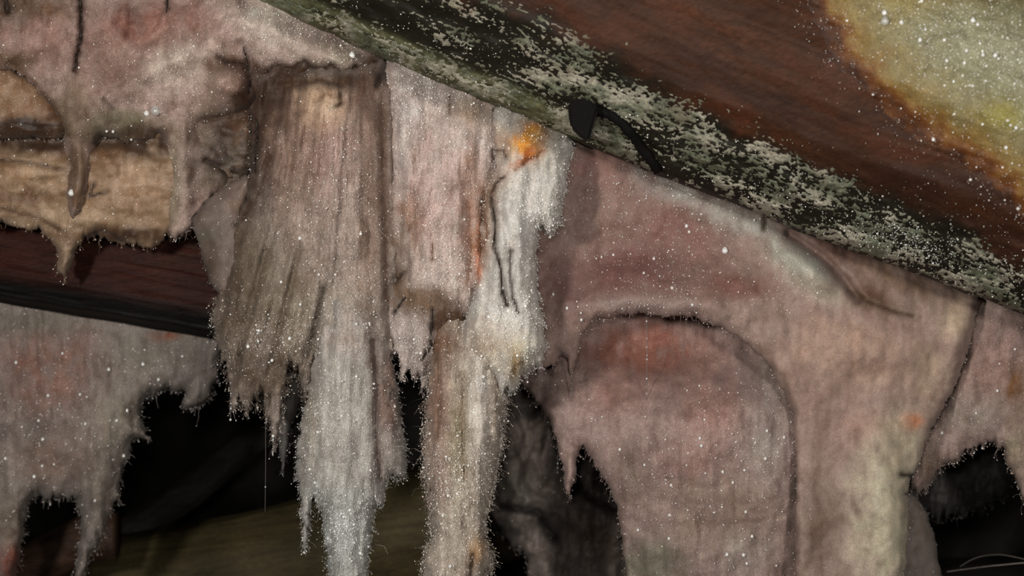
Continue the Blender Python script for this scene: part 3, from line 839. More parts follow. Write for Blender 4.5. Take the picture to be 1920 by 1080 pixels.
sheet('ridge', 'fungus_ridge', 'chalk-white fungus ridge with an orange spot under the timber, right of the pink drape', FC,
      [(926, 190), (985, 210), (1040, 230), (1078, 256), (1066, 300), (1062, 340), (1052, 400), (1044, 432), (1030, 440), (1014, 420), (1006, 450), (1004, 500), (1012, 560), (1020, 610), (1026, 650), (1008, 690), (980, 698), (962, 740), (950, 728), (940, 750), (925, 700),
       (890, 700), (862, 640), (876, 590), (892, 540), (898, 470), (906, 400), (918, 340), (934, 300), (922, 250)],
      lambda u, v: -0.012, 0.034, 46, (0.008, 60), (0.0030, 16, 5), (5, 14), (8, 14), (190, 184, 176),
      stains=[(960, 260, 44, 40, (184, 160, 140), .8), (996, 262, 36, 30, (214, 146, 48), 1.5, -45), (982, 296, 34, 9, (176, 98, 36), .9, -38), (940, 330, 22, 22, (196, 172, 158), .7), (918, 380, 18, 50, (150, 112, 82), .7), (902, 470, 20, 40, (160, 112, 80), .75), (895, 510, 12, 24, (180, 108, 70), .8), (960, 470, 40, 120, (198, 196, 192), .5),
              (950, 660, 60, 40, (176, 164, 140), .6), (900, 640, 40, 50, (170, 150, 132), .6), (965, 690, 14, 30, (160, 134, 80), .6), (1040, 400, 20, 40, (150, 148, 140), .5), (1030, 280, 20, 60, (170, 168, 158), .6), (920, 440, 14, 30, (206, 190, 176), .5)],
      cracks=[([(920, 370), (928, 420), (926, 462), (938, 500), (942, 545), (950, 572)], 2.6, .006, (56, 46, 38), .95), ([(958, 470), (955, 510), (962, 560), (972, 585)], 2.2, .005, (60, 52, 46), .9), ([(922, 360), (932, 342), (946, 330)], 2.4, .004, BR, .9), ([(968, 318), (990, 300), (1010, 292), (1018, 282)], 2.4, .003, (110, 62, 28), .8),
              ([(924, 298), (926, 284), (944, 282), (950, 296)], 1.8, .002, (92, 66, 50), .8), ([(905, 395), (915, 440), (902, 465)], 2.2, .003, (120, 80, 56), .7), ([(915, 680), (914, 710)], 2, .003, (110, 96, 70), .7), ([(962, 700), (968, 684), (980, 680)], 3, .003, (140, 110, 70), .6)],
      bumps=[(965, 430, 30, 120, .014), (985, 270, 30, 22, .012, -40), (935, 460, 14, 40, .006), (960, 630, 50, 50, .014), (1035, 390, 22, 40, .008)], dew=(2900, 300), dewspots=[(1035, 400, 40, 4), (960, 620, 60, 1.5), (985, 580, 30, 1.5)],
      fringe=(1300, 900, 8), mottle=0.6, mat=M_MID, seed=10)

# ---- the right side
sheet('bulge', 'fungus_bulge', 'pink bulging fungus wall with scattered bright droplets inside the hooded recess', FC,
      [(980, 560), (1100, 530), (1250, 520), (1450, 600), (1520, 740), (1530, 1250), (1180, 1250), (1172, 1040), (1160, 960), (1135, 900), (1105, 850), (1088, 832), (1080, 870), (1072, 925), (1062, 930), (1056, 880), (1046, 830), (1020, 770), (985, 730), (962, 700)],
      lambda u, v: 0.14 - 0.078 * smooth(640, 800, v + 0.12 * np.abs(u - 1230)) * np.exp(-((u - 1340) / 400) ** 2), 0.022, 46, (0.010, 95), (0.0025, 26, 6), (6, 22), (14, 24), (152, 126, 118),
      stains=[(1210, 660, 130, 60, (142, 98, 88), .9), (1150, 740, 60, 40, (150, 112, 104), .6), (1330, 760, 60, 60, (164, 122, 112), .6), (1440, 820, 40, 120, (158, 148, 140), .6), (1230, 1060, 70, 60, (110, 112, 100), .8), (1350, 960, 120, 80, (136, 118, 108), .6), (1300, 860, 60, 40, (144, 108, 104), .5), (1020, 720, 50, 50, (112, 98, 96), .7), (1180, 900, 30, 60, (106, 92, 82), .6), (1400, 1040, 60, 50, (150, 140, 130), .5)],
      cracks=[], bumps=[(1350, 860, 120, 150, .02), (1440, 900, 30, 180, .008), (1250, 820, 60, 60, .008)], dew=(1300, 330), dewspots=[(1280, 900, 140, 1.5), (1400, 860, 120, 1), (1220, 650, 110, -.6)], fringe=(360, 160, 10), mottle=0.7, mat=M_MID, seed=11)

sheet('hood', 'fungus_hood', 'wide fungus hood under the mouldy timber, rose-pink at left and smooth peach at right', FC,
      [(985, 190), (1090, 240), (1230, 296), (1430, 372), (1600, 440), (1800, 520), (1846, 556), (1834, 580), (1818, 650), (1792, 720), (1748, 800), (1726, 862), (1708, 900), (1698, 930), (1706, 960), (1698, 1040), (1690, 1250),
       (1486, 1250), (1492, 980), (1494, 860), (1484, 770), (1456, 700), (1410, 650), (1370, 624), (1330, 606), (1280, 590), (1240, 594), (1200, 584), (1150, 596), (1110, 600), (1085, 640), (1075, 700), (1064, 712), (1058, 660), (1030, 690), (1000, 700), (985, 640)],
      lambda u, v: 0.062 - 0.012 * smooth(1250, 1550, u) - 0.035 * smooth(450, 590, v) * np.exp(-((u - 1260) / 220) ** 2) - 0.02 * smooth(700, 1000, v), 0.020, 40, (0.009, 100), (0.0011, 34, 3), (5, 20), (4, 18), (150, 124, 113),
      stains=[(1150, 420, 220, 180, (136, 108, 104), .9), (1120, 310, 60, 40, (146, 110, 106), .5), (1180, 500, 140, 50, (122, 88, 87), .8), (1280, 440, 90, 50, (130, 94, 90), .7, 20), (1380, 540, 70, 28, (126, 90, 86), .8), (1260, 350, 70, 24, (164, 162, 156), .8, 20), (1380, 410, 80, 24, (164, 162, 154), .8, 20), (1500, 490, 70, 32, (164, 166, 154), .95, 38), (1540, 545, 60, 18, (172, 162, 146), .8, 25), (1200, 572, 110, 16, (146, 130, 130), .7), (1060, 540, 50, 60, (116, 88, 88), .7), (1080, 420, 60, 70, (142, 122, 116), .5),
              (1590, 660, 130, 80, (178, 144, 124), .6), (1660, 960, 66, 150, (188, 180, 154), .95), (1690, 840, 40, 60, (184, 172, 148), .8), (1712, 792, 20, 16, (190, 132, 100), .8), (1540, 1000, 34, 100, (120, 102, 92), .85), (1500, 720, 30, 60, (136, 112, 104), .5), (1570, 460, 70, 30, (116, 84, 76), .8, 25), (1700, 530, 90, 30, (118, 96, 80), .8, 22), (1640, 560, 50, 20, (112, 84, 66), .7, 30), (1790, 600, 30, 40, (182, 160, 136), .7), (1600, 800, 70, 50, (158, 126, 114), .5), (1740, 700, 40, 60, (172, 150, 126), .5)],
      cracks=[([(1436, 400), (1432, 430)], 4, .004, (74, 66, 54), .8), ([(1480, 440), (1540, 480), (1580, 520), (1610, 560)], 9, .012, (96, 74, 66), .6), ([(1590, 545), (1640, 570), (1680, 585), (1712, 592)], 3, .003, (70, 52, 36), .7), ([(1690, 890), (1716, 893)], 2.6, .006, DBR, 1), ([(1700, 926), (1716, 920)], 3, .006, DBR, .9)],
      bumps=[(1510, 500, 90, 26, .022, 38), (1320, 390, 150, 24, .008, 20), (1220, 565, 180, 28, .007), (1200, 480, 150, 30, -.008), (1650, 980, 52, 170, .022), (1600, 660, 130, 80, .014), (1805, 620, 18, 60, .008, 20), (1540, 960, 34, 120, -.010)],
      dew=(2700, 300), dewspots=[(1250, 450, 120, 3), (1310, 420, 90, 2), (1200, 580, 90, 2.5), (1470, 540, 60, 3), (1120, 400, 120, 2), (1640, 720, 150, -3), (1620, 940, 110, -2), (1700, 560, 100, -3), (1520, 950, 40, 2)], fringe=(420, 220, 8), mat=M_SATIN, seed=12, tuck=.008, mottle=.4)

sheet('greysheet', 'fungus_sheet', 'dull grey fungus sheet behind the cream tongue at the bottom right', FC,
      [(1640, 900), (1706, 920), (1732, 950), (1752, 1000), (1764, 1060), (1768, 1250), (1640, 1250)],
      lambda u, v: 0.13, 0.016, 40, (0.006, 80), (0.0015, 20, 4), (4, 24), (0, 20), (118, 106, 98), stains=[(1730, 980, 30, 40, (132, 120, 112), .5)], dew=(40, 5), fringe=(70, 20, 6), mat=M_SOFT, mottle=.3, seed=14)

sheet('farright', 'fungus_arch', 'pinkish fungus arch over the black hole at the far right edge', FC,
      [(1780, 505), (2300, 545), (2300, 1010), (1930, 950), (1912, 916), (1904, 890), (1890, 862), (1880, 836), (1855, 826), (1828, 838), (1806, 850), (1782, 862), (1760, 876), (1744, 906), (1728, 926), (1700, 912), (1708, 858), (1732, 800), (1776, 722), (1798, 650)],
      lambda u, v: 0.082 + 0.0001 * (1830 - u), 0.020, 40, (0.008, 70), (0.0018, 26, 4), (5, 18), (10, 14), (152, 128, 118),
      stains=[(1850, 680, 70, 60, (156, 122, 112), .6), (1830, 780, 60, 30, (150, 138, 126), .6), (1905, 740, 20, 60, (116, 84, 54), .6), (1740, 870, 24, 40, (120, 100, 84), .7), (1905, 840, 20, 50, (150, 138, 112), .6), (1880, 640, 60, 40, (150, 118, 112), .5)],
      cracks=[([(1826, 590), (1812, 660), (1790, 720), (1746, 800)], 4, .004, (70, 56, 40), .7)], bumps=[(1850, 680, 60, 70, .01)], dew=(420, 40), fringe=(420, 80, 9), mat=M_MID, tuck=.004, seed=15)

# ---- lower left curtain beyond the cross timber
sheet('lowleft', 'fungus_skirt', 'dusky pink and grey fungus skirt with two legs hanging beyond the cross timber, lower left', FC,
      [(-420, 500), (0, 520), (200, 560), (400, 600), (420, 640), (412, 690), (404, 722), (384, 752), (364, 766), (338, 762), (352, 736), (320, 730), (292, 734), (268, 750), (258, 778), (270, 806), (286, 828), (262, 818), (246, 826), (242, 856), (226, 884), (220, 916), (228, 944), (214, 938), (204, 972), (184, 1012),
       (166, 1052), (152, 1092), (142, 1250), (122, 1250), (148, 1030), (150, 960), (146, 926), (108, 936), (70, 926), (48, 944), (44, 990), (40, 1036), (30, 1080), (16, 1250), (-420, 1250)],
      lambda u, v: 0.205 + 0.00004 * (u - 200), 0.030, 46, (0.010, 90), (0.0025, 22, 6), (6, 20), (10, 18), (130, 119, 112),
      stains=[(90, 700, 110, 90, (140, 106, 98), .7), (300, 660, 100, 50, (122, 120, 116), .7), (220, 780, 60, 80, (140, 136, 128), .6), (100, 860, 80, 50, (136, 112, 100), .5), (60, 600, 100, 26, (112, 112, 106), .6), (200, 920, 30, 80, (140, 134, 124), .5), (20, 1060, 30, 40, (124, 62, 50), .7), (310, 632, 30, 10, (128, 80, 62), .7), (20, 980, 30, 60, (128, 118, 106), .5)],
      cracks=[], bumps=[(120, 760, 130, 110, .02), (30, 980, 22, 110, .008), (180, 960, 22, 90, .008)], dew=(900, 330), dewspots=[(120, 780, 110, 1.5), (300, 680, 60, 1)], fringe=(700, 140, 11), mottle=0.6, mat=M_MID, seed=16)

# ---- dim growths far behind
sheet('dimlump', 'dim_fungus_clump', 'dim brown-grey fungus clump in the shadow right of the bearded tongue', FC,
      [(930, 700), (1000, 720), (1050, 780), (1100, 850), (1150, 900), (1180, 980), (1190, 1060), (1200, 1250), (1030, 1250), (1000, 1060), (950, 1010), (915, 960), (910, 860), (925, 780)],
      lambda u, v: 0.36, 0.05, 60, (0.022, 60), (0.006, 22, 3), (10, 30), (10, 20), (128, 114, 106),
      stains=[(970, 920, 40, 40, (90, 92, 88), .7), (1000, 840, 40, 50, (84, 74, 72), .6), (990, 770, 50, 26, (40, 34, 30), .8), (1110, 990, 60, 60, (84, 68, 56), .6), (1130, 900, 30, 40, (40, 34, 30), .8), (950, 1000, 50, 26, (34, 32, 28), .8)],
      cracks=[([(1040, 800), (1060, 880), (1100, 930), (1150, 960)], 8, .012, (30, 24, 20), .8), ([(940, 950), (1010, 960), (1040, 1010)], 8, .012, (26, 22, 20), .8)], dew=(60, 40), fringe=(260, 80, 12), mottle=1, mat=M_MID, seed=17)
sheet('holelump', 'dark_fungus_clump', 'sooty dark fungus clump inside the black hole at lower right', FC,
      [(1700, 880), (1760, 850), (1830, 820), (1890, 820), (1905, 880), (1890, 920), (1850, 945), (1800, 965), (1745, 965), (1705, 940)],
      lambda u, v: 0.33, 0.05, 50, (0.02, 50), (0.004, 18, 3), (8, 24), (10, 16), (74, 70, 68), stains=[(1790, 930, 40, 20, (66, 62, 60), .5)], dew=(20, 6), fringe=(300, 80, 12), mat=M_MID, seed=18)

# ------------------------------------------------------------------ slime skin on the timber, upper right
def build_slime():
    r = root('slime_mat', at(1750, 150, -0.12), 'glassy yellow-green slime skin with amber rim spreading over the timber, top right corner', 'slime')
    L = np.array(r.location)
    edge = [(1430, -140), (1480, -20), (1505, 30), (1535, 90), (1560, 140), (1600, 185), (1650, 232), (1700, 275), (1770, 312), (1830, 352), (1880, 400), (1925, 450), (2020, 560)]
    poly = edge + [(2300, 560), (2300, -140)]
    st = 4
    u = np.arange(1400, 2080, st); v = np.arange(-90, 560, st)
    U, Vv = np.meshgrid(u, v, indexing='ij')
    sd = poly_sd(U + 12 * fbm(U / 50, Vv / 50, 81, 4), Vv + 12 * fbm(U / 50, Vv / 50, 82, 4), poly)
    S, W = t_sw(U, Vv)
    y = t_y(S, W)
    h = 0.012 * smooth(-4, 160, sd) - 0.0008 + 0.002 * fbm(U / 80, Vv / 60, 83, 2) * smooth(0, 60, sd) + 0.0006 * fbm(U / 14, Vv / 12, 84, 3) * smooth(0, 40, sd)
    P = at(U, Vv, y - h)
    n = fbm(U / 40, Vv / 40, 85, 4)
    d = sd + 24 * n
    stops = [(0, (46, 27, 18)), (24, (60, 34, 19)), (46, (92, 54, 24)), (62, (114, 80, 40)), (75, (124, 100, 56)), (110, (124, 112, 76)), (170, (130, 126, 98)), (260, (138, 138, 114)), (420, (146, 147, 128))]
    xs = [a for a, _ in stops]; cs = np.array([lin(b) for _, b in stops])
    C = np.stack([np.interp(d, xs, cs[:, k]) for k in range(3)], -1)
    yel = np.exp(-((U - 1880) / 40) ** 2 - ((Vv - 215) / 26) ** 2)[..., None] * 0.7
    C = C * (1 - yel) + lin((132, 124, 40)) * yel
    yel = np.exp(-((U - 1690) / 60) ** 2 - ((Vv - 0) / 40) ** 2)[..., None] * 0.5
    C = C * (1 - yel) + lin((140, 122, 62)) * yel
    C = C * (1 + 0.2 * fbm(U / 18, Vv / 18, 86, 3))[..., None]
    keep = np.maximum.reduce([sd[:-1, :-1], sd[1:, :-1], sd[1:, 1:], sd[:-1, 1:]]) > -6
    i = np.arange(U.size).reshape(U.shape)
    q = np.stack([i[:-1, :-1], i[1:, :-1], i[1:, 1:], i[:-1, 1:]], -1)[keep]
    used, inv = np.unique(q, return_inverse=True)
    obj('skin', mesh_from('skin', P.reshape(-1, 3)[used] - L, [inv.reshape(-1, 4)], np.clip(C.reshape(-1, 3)[used], .002, .8)), M_SLIME, r)
    rng = np.random.default_rng(88)
    ok = np.argwhere((sd > 4) & (U < 1935) & (Vv > -20))
    wt = 0.15 + np.clip(fbm(U / 40, Vv / 40, 89, 3) + .3, 0, 2) + 1.5 * smooth(80, 200, sd)
    p = wt[ok[:, 0], ok[:, 1]]; p = p / p.sum()
    Vd, Fd, Cd, off = [], [], [], 0
    for nn, mu, tm in ((4000, -0.4, ICO0), (200, .3, ICO1)):
        a = ok[rng.choice(len(ok), nn, p=p)]
        pu = U[a[:, 0], a[:, 1]] + rng.uniform(-2, 2, nn); pv = Vv[a[:, 0], a[:, 1]] + rng.uniform(-2, 2, nn)
        rad = np.exp(rng.normal(mu, .3, nn)) * .0005
        b, f = beads(at(pu, pv, (y - h)[a[:, 0], a[:, 1]] - rad * .4) - L, rad, tm)
        Vd.append(b); Fd.append(f + off); off += len(b); Cd.append(bead_cols(C[a[:, 0], a[:, 1]], rng, tm, 2 if tm is ICO0 else 1.))
    tag(obj('dew', mesh_from('dew', np.vstack(Vd), [np.vstack(Fd)], np.vstack(Cd)), M_DEW, r), 'fine glittering dew', kind='stuff')
    # drips of beads running down the brown wood below the rim
    nn = 420
    t = rng.random(nn); e = np.array(edge)
    k = np.clip((t * (len(edge) - 2)).astype(int), 0, len(edge) - 2); f = t * (len(edge) - 2) - k
    pu = e[k, 0] * (1 - f) + e[k + 1, 0] * f + np.where(rng.random(nn) < .6, 1, .3) * rng.normal(0, 22, nn); pv = e[k, 1] * (1 - f) + e[k + 1, 1] * f + rng.normal(10, 26, nn)
    g = perlin(pu / 30, pv / 40, 90) > 0
    pu, pv = pu[g], pv[g]
    s_, w_ = t_sw(pu, pv)
    rad = np.exp(rng.normal(-.3, .3, len(pu))) * .0005
    b, f = beads(at(pu, pv, t_y(s_, w_) - rad * .6 - .002) - L, rad, ICO0)
    tag(obj('rim_dew', mesh_from('rim_dew', b, [f], bead_cols(np.ones((len(pu), 3)) * lin((90, 60, 36)), rng, ICO0, 2.5)), M_DEW, r), 'water beads below the amber rim', kind='stuff')
    globals()['SLIME'] = dict(u0=u[0], v0=v[0], step=st, y=y - h)
    SHEETS['slime'] = SLIME


build_slime()


# ------------------------------------------------------------------ dark cross timber on the left
def build_cross():
    r = root('cross_timber', at(150, 480, 0.2), 'dark reddish squared cross timber below the ochre ledge at left', 'timber beam')
    L = np.array(r.location)
    u = np.concatenate([np.linspace(-1250, -40, 24, endpoint=False), np.arange(-40, 560, 4.5)])
    bot = lambda u: 566 + (u) * 0.168 + 2 * perlin(u / 80, 0 * u, 4)
    # ring: front face (top to bottom), rounded arris, underside, back
    hs = np.concatenate([np.linspace(300, 42, 62), np.linspace(38, 4, 12), [0]])
    yf = 0.115 + 0.012 * smooth(60, 0, hs) + 0.022 * smooth(14, 0, hs)
    Uu, H = np.meshgrid(u, hs, indexing='ij')
    Y = np.repeat(yf[None], len(u), 0) - 0.0025 * fbm(Uu / 220, H / 14, 61, 4) - .0015 * perlin(Uu / 150, H / 5, 62)
    P = at(Uu, bot(Uu) - H, Y)
    bk = []
    for h, y in ((6, 0.19), (60, 0.32), (300, 0.34)):
        bk.append(at(u, bot(u) - h, y + 0 * u))
    ring = np.concatenate([P, np.stack(bk, 1)], 1)
    ns, nr = ring.shape[:2]
    c = lin((50, 24, 18))[None, None] * (1 + .5 * fbm(Uu / 260, H / 12, 63, 4))[..., None]
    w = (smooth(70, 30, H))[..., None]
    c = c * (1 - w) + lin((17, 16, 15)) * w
    st = (smooth(0.1, .5, fbm(Uu / 120, H / 10, 64, 3)) * smooth(100, 160, H))[..., None] * .6
    c = c * (1 - st) + lin((60, 38, 24)) * st
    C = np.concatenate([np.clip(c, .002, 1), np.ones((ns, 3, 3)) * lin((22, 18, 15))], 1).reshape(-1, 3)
    i = np.arange(ns * nr).reshape(ns, nr); j = np.roll(i, -1, 1)
    q = np.stack([i[:-1], i[1:], j[1:], j[:-1]], -1).reshape(-1, 4)
    V = ring.reshape(-1, 3); caps = []
    for row in (i[0], i[-1][::-1]):
        V = np.vstack([V, V[row].mean(0)]); C = np.vstack([C, C[row[0]]])
        caps.append(np.stack([row, np.roll(row, -1), np.full(len(row), len(V) - 1)], 1))
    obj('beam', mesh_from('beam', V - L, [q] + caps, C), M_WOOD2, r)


build_cross()


# ------------------------------------------------------------------ shadow at the timber edge, built as a black wedge and strand
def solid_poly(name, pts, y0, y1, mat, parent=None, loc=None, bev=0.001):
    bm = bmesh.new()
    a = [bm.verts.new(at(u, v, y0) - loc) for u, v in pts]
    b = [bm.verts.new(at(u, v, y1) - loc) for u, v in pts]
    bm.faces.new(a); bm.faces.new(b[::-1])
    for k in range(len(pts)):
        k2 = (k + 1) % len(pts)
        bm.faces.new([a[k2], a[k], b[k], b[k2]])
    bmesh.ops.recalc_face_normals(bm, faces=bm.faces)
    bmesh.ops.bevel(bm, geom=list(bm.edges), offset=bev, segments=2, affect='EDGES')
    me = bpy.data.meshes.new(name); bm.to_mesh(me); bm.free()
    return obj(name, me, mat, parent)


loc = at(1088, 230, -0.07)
o = solid_poly('shadow_wedge', [(1064, 192), (1078, 184), (1112, 190), (1122, 205), (1112, 238), (1105, 266), (1092, 262), (1070, 240), (1066, 215)], -0.088, -0.03, M_NOTCH_SHADE, None, loc, 0.0025)
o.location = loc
tag(o, 'black wedge standing in for the shadowed notch under the mouldy timber edge beside the orange spot', 'shadow wedge')


def strand(name, pts, rad, mat, label, cat, sides=8, n=40, jitter=.06, taper=True, group=None):
    """pts: (u, v, y) knots"""
    k = spline(pts, n)
    P = at(k[:, 0], k[:, 1], k[:, 2])
    r = rad * (np.linspace(1, .35, n) if taper else np.ones(n))
    V, Fc = tube(P - P[0], r, sides, jitter, len(pts))
    me = mesh_from(name, V, Fc)
    o = obj(name, me, mat); o.location = P[0]
    if label: tag(o, label, cat, group)
    return o


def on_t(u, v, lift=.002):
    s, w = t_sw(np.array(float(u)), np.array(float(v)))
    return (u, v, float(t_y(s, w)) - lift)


strand('shadow_strand', [on_t(1100, 196), on_t(1125, 208), on_t(1150, 218), on_t(1178, 243), on_t(1200, 272), on_t(1222, 302, .003), on_t(1234, 318, .004)], .0048, M_NOTCH_SHADE,
       'bent black strand standing in for a shadow down the mouldy timber edge, right of the black wedge', 'root', 10, 40, .1, False)


def on_s(key, u, v, lift=.001):
    return (u, v, float(depth(key, u, v)) - lift)


ROOTS = [('roof', [(150, 0), (154, 40), (150, 84), (141, 128)], .0016, 'dark brown rootlet hanging down the pink canopy at upper left'),
         ('roof', [(408, 104), (424, 115), (448, 117), (466, 132), (470, 160), (465, 178)], .0012, 'hooked dark rootlet curling round the round fungus knob'),
         ('roof', [(457, 92), (463, 112), (467, 132)], .0008, 'short thin dark rootlet above the round fungus knob'),
         ('roof', [(314, -4), (314, 10), (311, 24)], .0010, 'short dark rootlet poking from the canopy at the top edge'),
         ('fibrous', [(481, 222), (482, 258), (478, 292), (479, 326)], .0009, 'long thin dark rootlet at the left side of the fibrous curtain'),
         ('ridge', [(922, 368), (929, 420), (926, 462), (938, 500), (941, 540), (950, 570)], .0009, 'thin winding dark rootlet down the chalk-white ridge'),
         ('pink', [(760, 558), (750, 572), (738, 590)], .0007, 'tiny slanting dark rootlet low on the pink drape'),
         ('pink', [(811, 585), (807, 625), (808, 652), (789, 676)], .0009, 'dark forked-looking rootlet above the bearded tongue')]
for key, pts, rad, lb in ROOTS:
    dense = spline([(float(a), float(b)) for a, b in pts], 14)
    strand('rootlet', [on_s(key, a, b, .0006) for a, b in dense], rad, M_ROOT, lb, 'root', 6, 40, .12)

# beaded threads
def thread(u, v0, v1, y, label, rad=.0003, nb=12, seed=0, lean=0):
    rng = np.random.default_rng(seed)
    r = root('beaded_thread', at(u, v0, y), label, 'thread')
    L = np.array(r.location)
    k = spline([(u, v0 - 10, y), (u + lean * .5 + 1, (v0 + v1) / 2, y), (u + lean, v1, y)], 24)
    V, Fc = tube(at(k[:, 0], k[:, 1], k[:, 2]) - L, rad, 5)
    c = np.ones((len(V), 3)) * lin((104, 100, 95))
    obj('filament', mesh_from('filament', V, Fc, c), M_HAIR, r)
    t = np.sort(rng.random(nb)); i = (t * 23).astype(int)
    P = at(k[i, 0], k[i, 1], k[i, 2]) - L
    V, Fc = beads(P, np.exp(rng.normal(.1, .35, nb)) * .0006, ICO1)
    tag(obj('dew', mesh_from('dew', V, [Fc], bead_cols(np.ones((nb, 3)) * .3, rng, ICO1, 1)), M_DEW, r), 'tiny beads strung on the thread', kind='stuff')


thread(1212, 588, 752, .06, 'fine beaded thread hanging in the pink hooded recess', nb=14, seed=1)
thread(1071, 640, 752, .075, 'fine beaded thread at the left mouth of the hooded recess', nb=7, seed=2)
thread(1052, 640, 700, .075, 'very short beaded thread beside the chalk-white ridge', nb=6, seed=3)
thread(511, 790, 855, .03, 'beaded thread below the ragged edge of the fibrous curtain', nb=12, seed=4)
thread(497, 742, 960, .04, 'faint long thread hanging in the dark gap at lower left', rad=.0002, nb=2, seed=5)
thread(432, 720, 790, .035, 'beaded thread at the left tip of the fibrous curtain', nb=10, seed=6)
thread(938, 720, 820, -.01, 'beaded thread along the right edge of the bearded tongue', nb=12, seed=7)
thread(1045, 790, 890, .16, 'dim thread hanging before the brown-grey clump', nb=6, seed=8)

# ------------------------------------------------------------------ single large droplets
bm = bmesh.new(); bmesh.ops.create_uvsphere(bm, u_segments=20, v_segments=12, radius=1)
for v_ in bm.verts:
    if v_.co.z > 0: v_.co.z *= 1.25; k = 1 - .18 * v_.co.z; v_.co.x *= k; v_.co.y *= k
for f_ in bm.faces: f_.smooth = True
DROP = bpy.data.meshes.new('water_droplet'); bm.to_mesh(DROP); bm.free()
DROP.materials.append(M_DROP)
GLINT = DROP.copy(); GLINT.materials.clear(); GLINT.materials.append(M_GLINT)


ORD = ['first', 'second', 'third', 'fourth', 'fifth', 'sixth', 'seventh', 'eighth', 'ninth', 'tenth', 'eleventh', 'twelfth', 'thirteenth', 'fourteenth', 'fifteenth', 'sixteenth', 'seventeenth', 'eighteenth', 'nineteenth']


def inside(key, u, v):
    s = SHEETS[key]
    if 'ins' not in s:
        return True
    i, j = int(round((u - s['u0']) / s['step'])), int(round((v - s['v0']) / s['step']))
    return s['ins'][i - 1:i + 2, j - 1:j + 2].all()


def drop(key, u, v, rpx, label, group):
    y = depth(key, u, v)
    k = (y + D) / F
    o = bpy.data.objects.new('water_droplet', DROP if rpx >= 6.5 else GLINT)
    COL.objects.link(o)
    o.location = at(u, v, y - rpx * k * .6)
    o.scale = (rpx * k,) * 3
    tag(o, label, 'droplet', group)


drop('roof', 292, 208, 9, 'largest water droplet on the pink canopy, above the ledge', None)
drop('roof', 275, 213, 5, 'small round droplet just left of the largest canopy droplet', None)
drop('slime', 1659, 40, 8, 'large round droplet on the slime skin near the top edge', None)
drop('slime', 1658, 24, 5, 'small droplet joined above the large round slime droplet', None)
drop('roof', 134, 362, 6, 'bright droplet at the tip of the left canopy drip', None)
drop('roof', 660, 104, 6, 'bright droplet on the canopy beside the mouldy timber', None)
drop('hood', 1359, 470, 6, 'bright droplet on the rose-pink hood near the frosted fold', None)
for key, g, lb, L in [
    ('roof', 'droplets in the canopy crease', 'glistening droplet in the brown crease of the pink canopy', [(200, 246, 4), (212, 247, 4), (258, 264, 3.5), (265, 262, 3), (272, 263, 3), (246, 262, 3)]),
    ('slime', 'droplets on the slime skin', 'clear droplet on the yellow-green slime skin', [(1690, 42, 6), (1824, 38, 7), (1833, 46, 5), (1725, 75, 6), (1812, 95, 5), (1843, 103, 5), (1866, 104, 6), (1775, 114, 5), (1788, 153, 4), (1886, 277, 5), (1905, 240, 5), (1750, 262, 5), (1808, 118, 5), (1735, 55, 4)]),
    ('bulge', 'droplets on the pink bulge', 'bright droplet on the pink bulging wall in the hooded recess', [(1363, 1040, 5), (1394, 1041, 5), (1400, 1057, 4), (1170, 1001, 4), (1196, 994, 4), (1410, 1006, 4.5), (1258, 910, 4), (1435, 860, 4.5), (1438, 808, 4), (1470, 820, 4), (1315, 836, 4.5), (1355, 885, 4), (1255, 966, 4), (1162, 843, 4), (1208, 872, 3.5), (1254, 1010, 4), (1312, 822, 4), (1374, 905, 4), (1398, 960, 4)]),
    ('hood', 'droplets on the rose-pink hood', 'bright droplet scattered over the rose-pink hood', [(1226, 485, 4), (1260, 540, 4), (1207, 512, 3.5), (1037, 552, 4), (1063, 578, 4.5), (1090, 600, 4), (1287, 424, 5), (1292, 435, 4), (1298, 572, 4), (1150, 478, 3.5), (1256, 316, 4), (1240, 328, 4.5), (1128, 482, 3)]),
    ('lowleft', 'droplets on the lower left skirt', 'bright droplet on the dusky pink fungus skirt at lower left', [(238, 770, 5), (219, 789, 4.5), (80, 824, 5), (64, 894, 5), (232, 855, 4.5), (90, 742, 4.5), (72, 789, 4), (10, 860, 4.5), (211, 949, 4.5), (178, 939, 4), (204, 693, 5), (268, 683, 5), (297, 712, 4.5), (117, 663, 4), (30, 680, 4.5), (150, 740, 4), (160, 795, 4), (79, 874, 4)]),
    ('fibrous', 'droplets on the fibrous curtain', 'bright droplet on the grey-brown fibrous curtain', [(562, 447, 5), (527, 529, 4), (543, 635, 5), (465, 650, 5), (563, 571, 4), (510, 676, 4.5), (485, 620, 4), (484, 640, 3.5)]),
    ('ridge', 'droplets on the chalk-white ridge', 'bright droplet low on the chalk-white ridge', [(953, 583, 6), (985, 574, 5), (916, 594, 4.5), (872, 568, 4), (983, 634, 4), (925, 600, 4), (996, 545, 4)]),
    ('tongue', 'droplets on the bearded tongue', 'bright droplet on the bearded tongue at bottom centre', [(888, 774, 4), (844, 1062, 4.5), (878, 873, 3.5), (830, 967, 4), (860, 900, 3.5)]),
    ('icicle', 'droplets on the white icicle', 'bright droplet on the white icicle-like tongue', [(656, 957, 4), (658, 1002, 4), (676, 1038, 4.5), (615, 1010, 3.5), (668, 706, 4), (640, 780, 3.5), (590, 905, 3.5), (702, 825, 3.5)]),
    ('farright', 'droplets on the far right arch', 'bright droplet on the pinkish arch at the far right', [(1766, 812, 4.5), (1870, 733, 4), (1903, 655, 3.5), (1830, 775, 3.5)]),
]:
    L = sorted(p_ for p_ in L if inside(key, p_[0], p_[1]))
    for n_, (u, v, rp) in enumerate(L):
        drop(key, u, v, rp * .68, lb + ', ' + ('leftmost' if n_ == 0 else 'rightmost' if n_ == len(L) - 1 else ORD[n_] + ' from the left'), g)


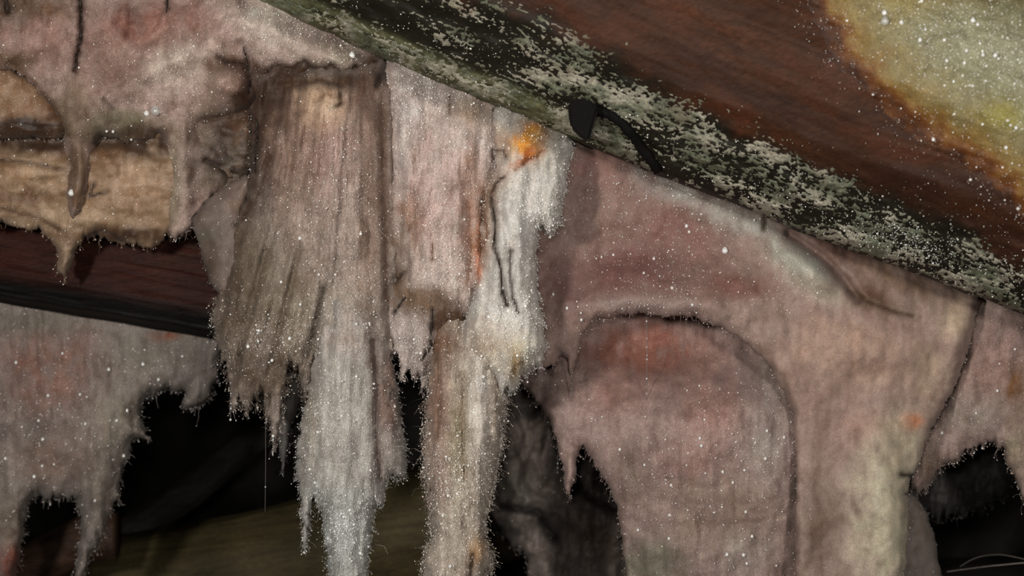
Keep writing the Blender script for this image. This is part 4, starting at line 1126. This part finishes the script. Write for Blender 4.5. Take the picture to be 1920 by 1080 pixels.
# ------------------------------------------------------------------ the dark background: logs, rubble, wire
def log(name, a, b, rad, rgb, label, seed, knot=None):
    A = at(*a); B = at(*b)
    n = 60; t = np.linspace(0, 1, n)[:, None]
    P = A * (1 - t) + B * t + np.stack([0 * t[:, 0], 0 * t[:, 0], .01 * np.sin(t[:, 0] * 5 + seed)], 1)
    sides = 40
    V, Fc = tube(P - A, rad, sides)
    ang = np.tile(np.arange(sides), n); ln = np.repeat(np.arange(n), sides)
    core = V[:n * sides]; ctr = np.repeat(P - A, sides, 0)
    dsp = 1 + .07 * fbm(ln / 14, ang / 4.0, seed, 4) + .05 * perlin(ln / 30, ang / 1.6, seed + 2)
    V[:n * sides] = ctr + (core - ctr) * dsp[:, None]
    c = np.vstack([lin(rgb)[None] * (1 + .55 * fbm(ln / 10, ang / 3.0, seed + 4, 4))[:, None], np.ones((2, 3)) * lin(rgb)])
    r = root(name, A, label, 'log')
    obj('trunk', mesh_from('trunk', V, Fc, np.clip(c, .001, 1)), M_WOOD2, r)
    return r


log('fallen_log', (-60, 1190, .50), (1000, 930, .58), .085, (74, 66, 44), 'olive-brown fallen log at the bottom, behind the two hanging tongues', 71)
log('fallen_log', (140, 1060, .62), (560, 770, .80), .026, (70, 66, 60), 'thin grey log leaning up to the right in the dark lower left gap', 72)
log('fallen_log', (-40, 1085, .33), (220, 1010, .36), .030, (62, 46, 36), 'short brown log behind the two legs of the lower left skirt', 73)
log('fallen_log', (1650, 1110, .55), (2150, 1075, .55), .03, (30, 28, 27), 'blackened log at the bottom right under the wire', 75)


def rock(loc, sc, seed, label):
    V, T = ICO2
    V = V.copy()
    n = fbm(V[:, 0] * 1.6 + V[:, 2] * .7, V[:, 1] * 1.6 + V[:, 2], seed, 4)
    V = V * (1 + .3 * n)[:, None]
    V = np.clip(V, -.92, .92) * np.array(sc)
    me = mesh_from('rock', V, [T], None, True)
    o = obj('rock', me, M_ROCK); o.location = loc
    tag(o, label, 'rock')


rock((-.52, .86, .12), (.26, .2, .26), 91, 'big dark rock on the floor behind the fallen logs, left')
rock((.22, .86, .18), (.26, .2, .30), 92, 'big dark rock in the shadow behind the bearded tongue')
rock((.82, .84, .12), (.22, .2, .24), 93, 'dark rock in the black hole at the right')

strand('bent_wire', [(1775, 1072, .2), (1820, 1066, .2), (1870, 1060, .2), (1960, 1054, .2), (2100, 1060, .25)], .0008, M_WIRE, 'thin bright bent wire crossing the black hole at bottom right', 'wire', 6, 40, 0, False)
strand('bent_wire', [(1800, 1062, .24), (1830, 1046, .24), (1870, 1040, .24), (1910, 1046, .24), (1960, 1060, .24)], .0005, M_WIRE, 'faint arched wire above the bright bent wire', 'wire', 6, 40, 0, False)
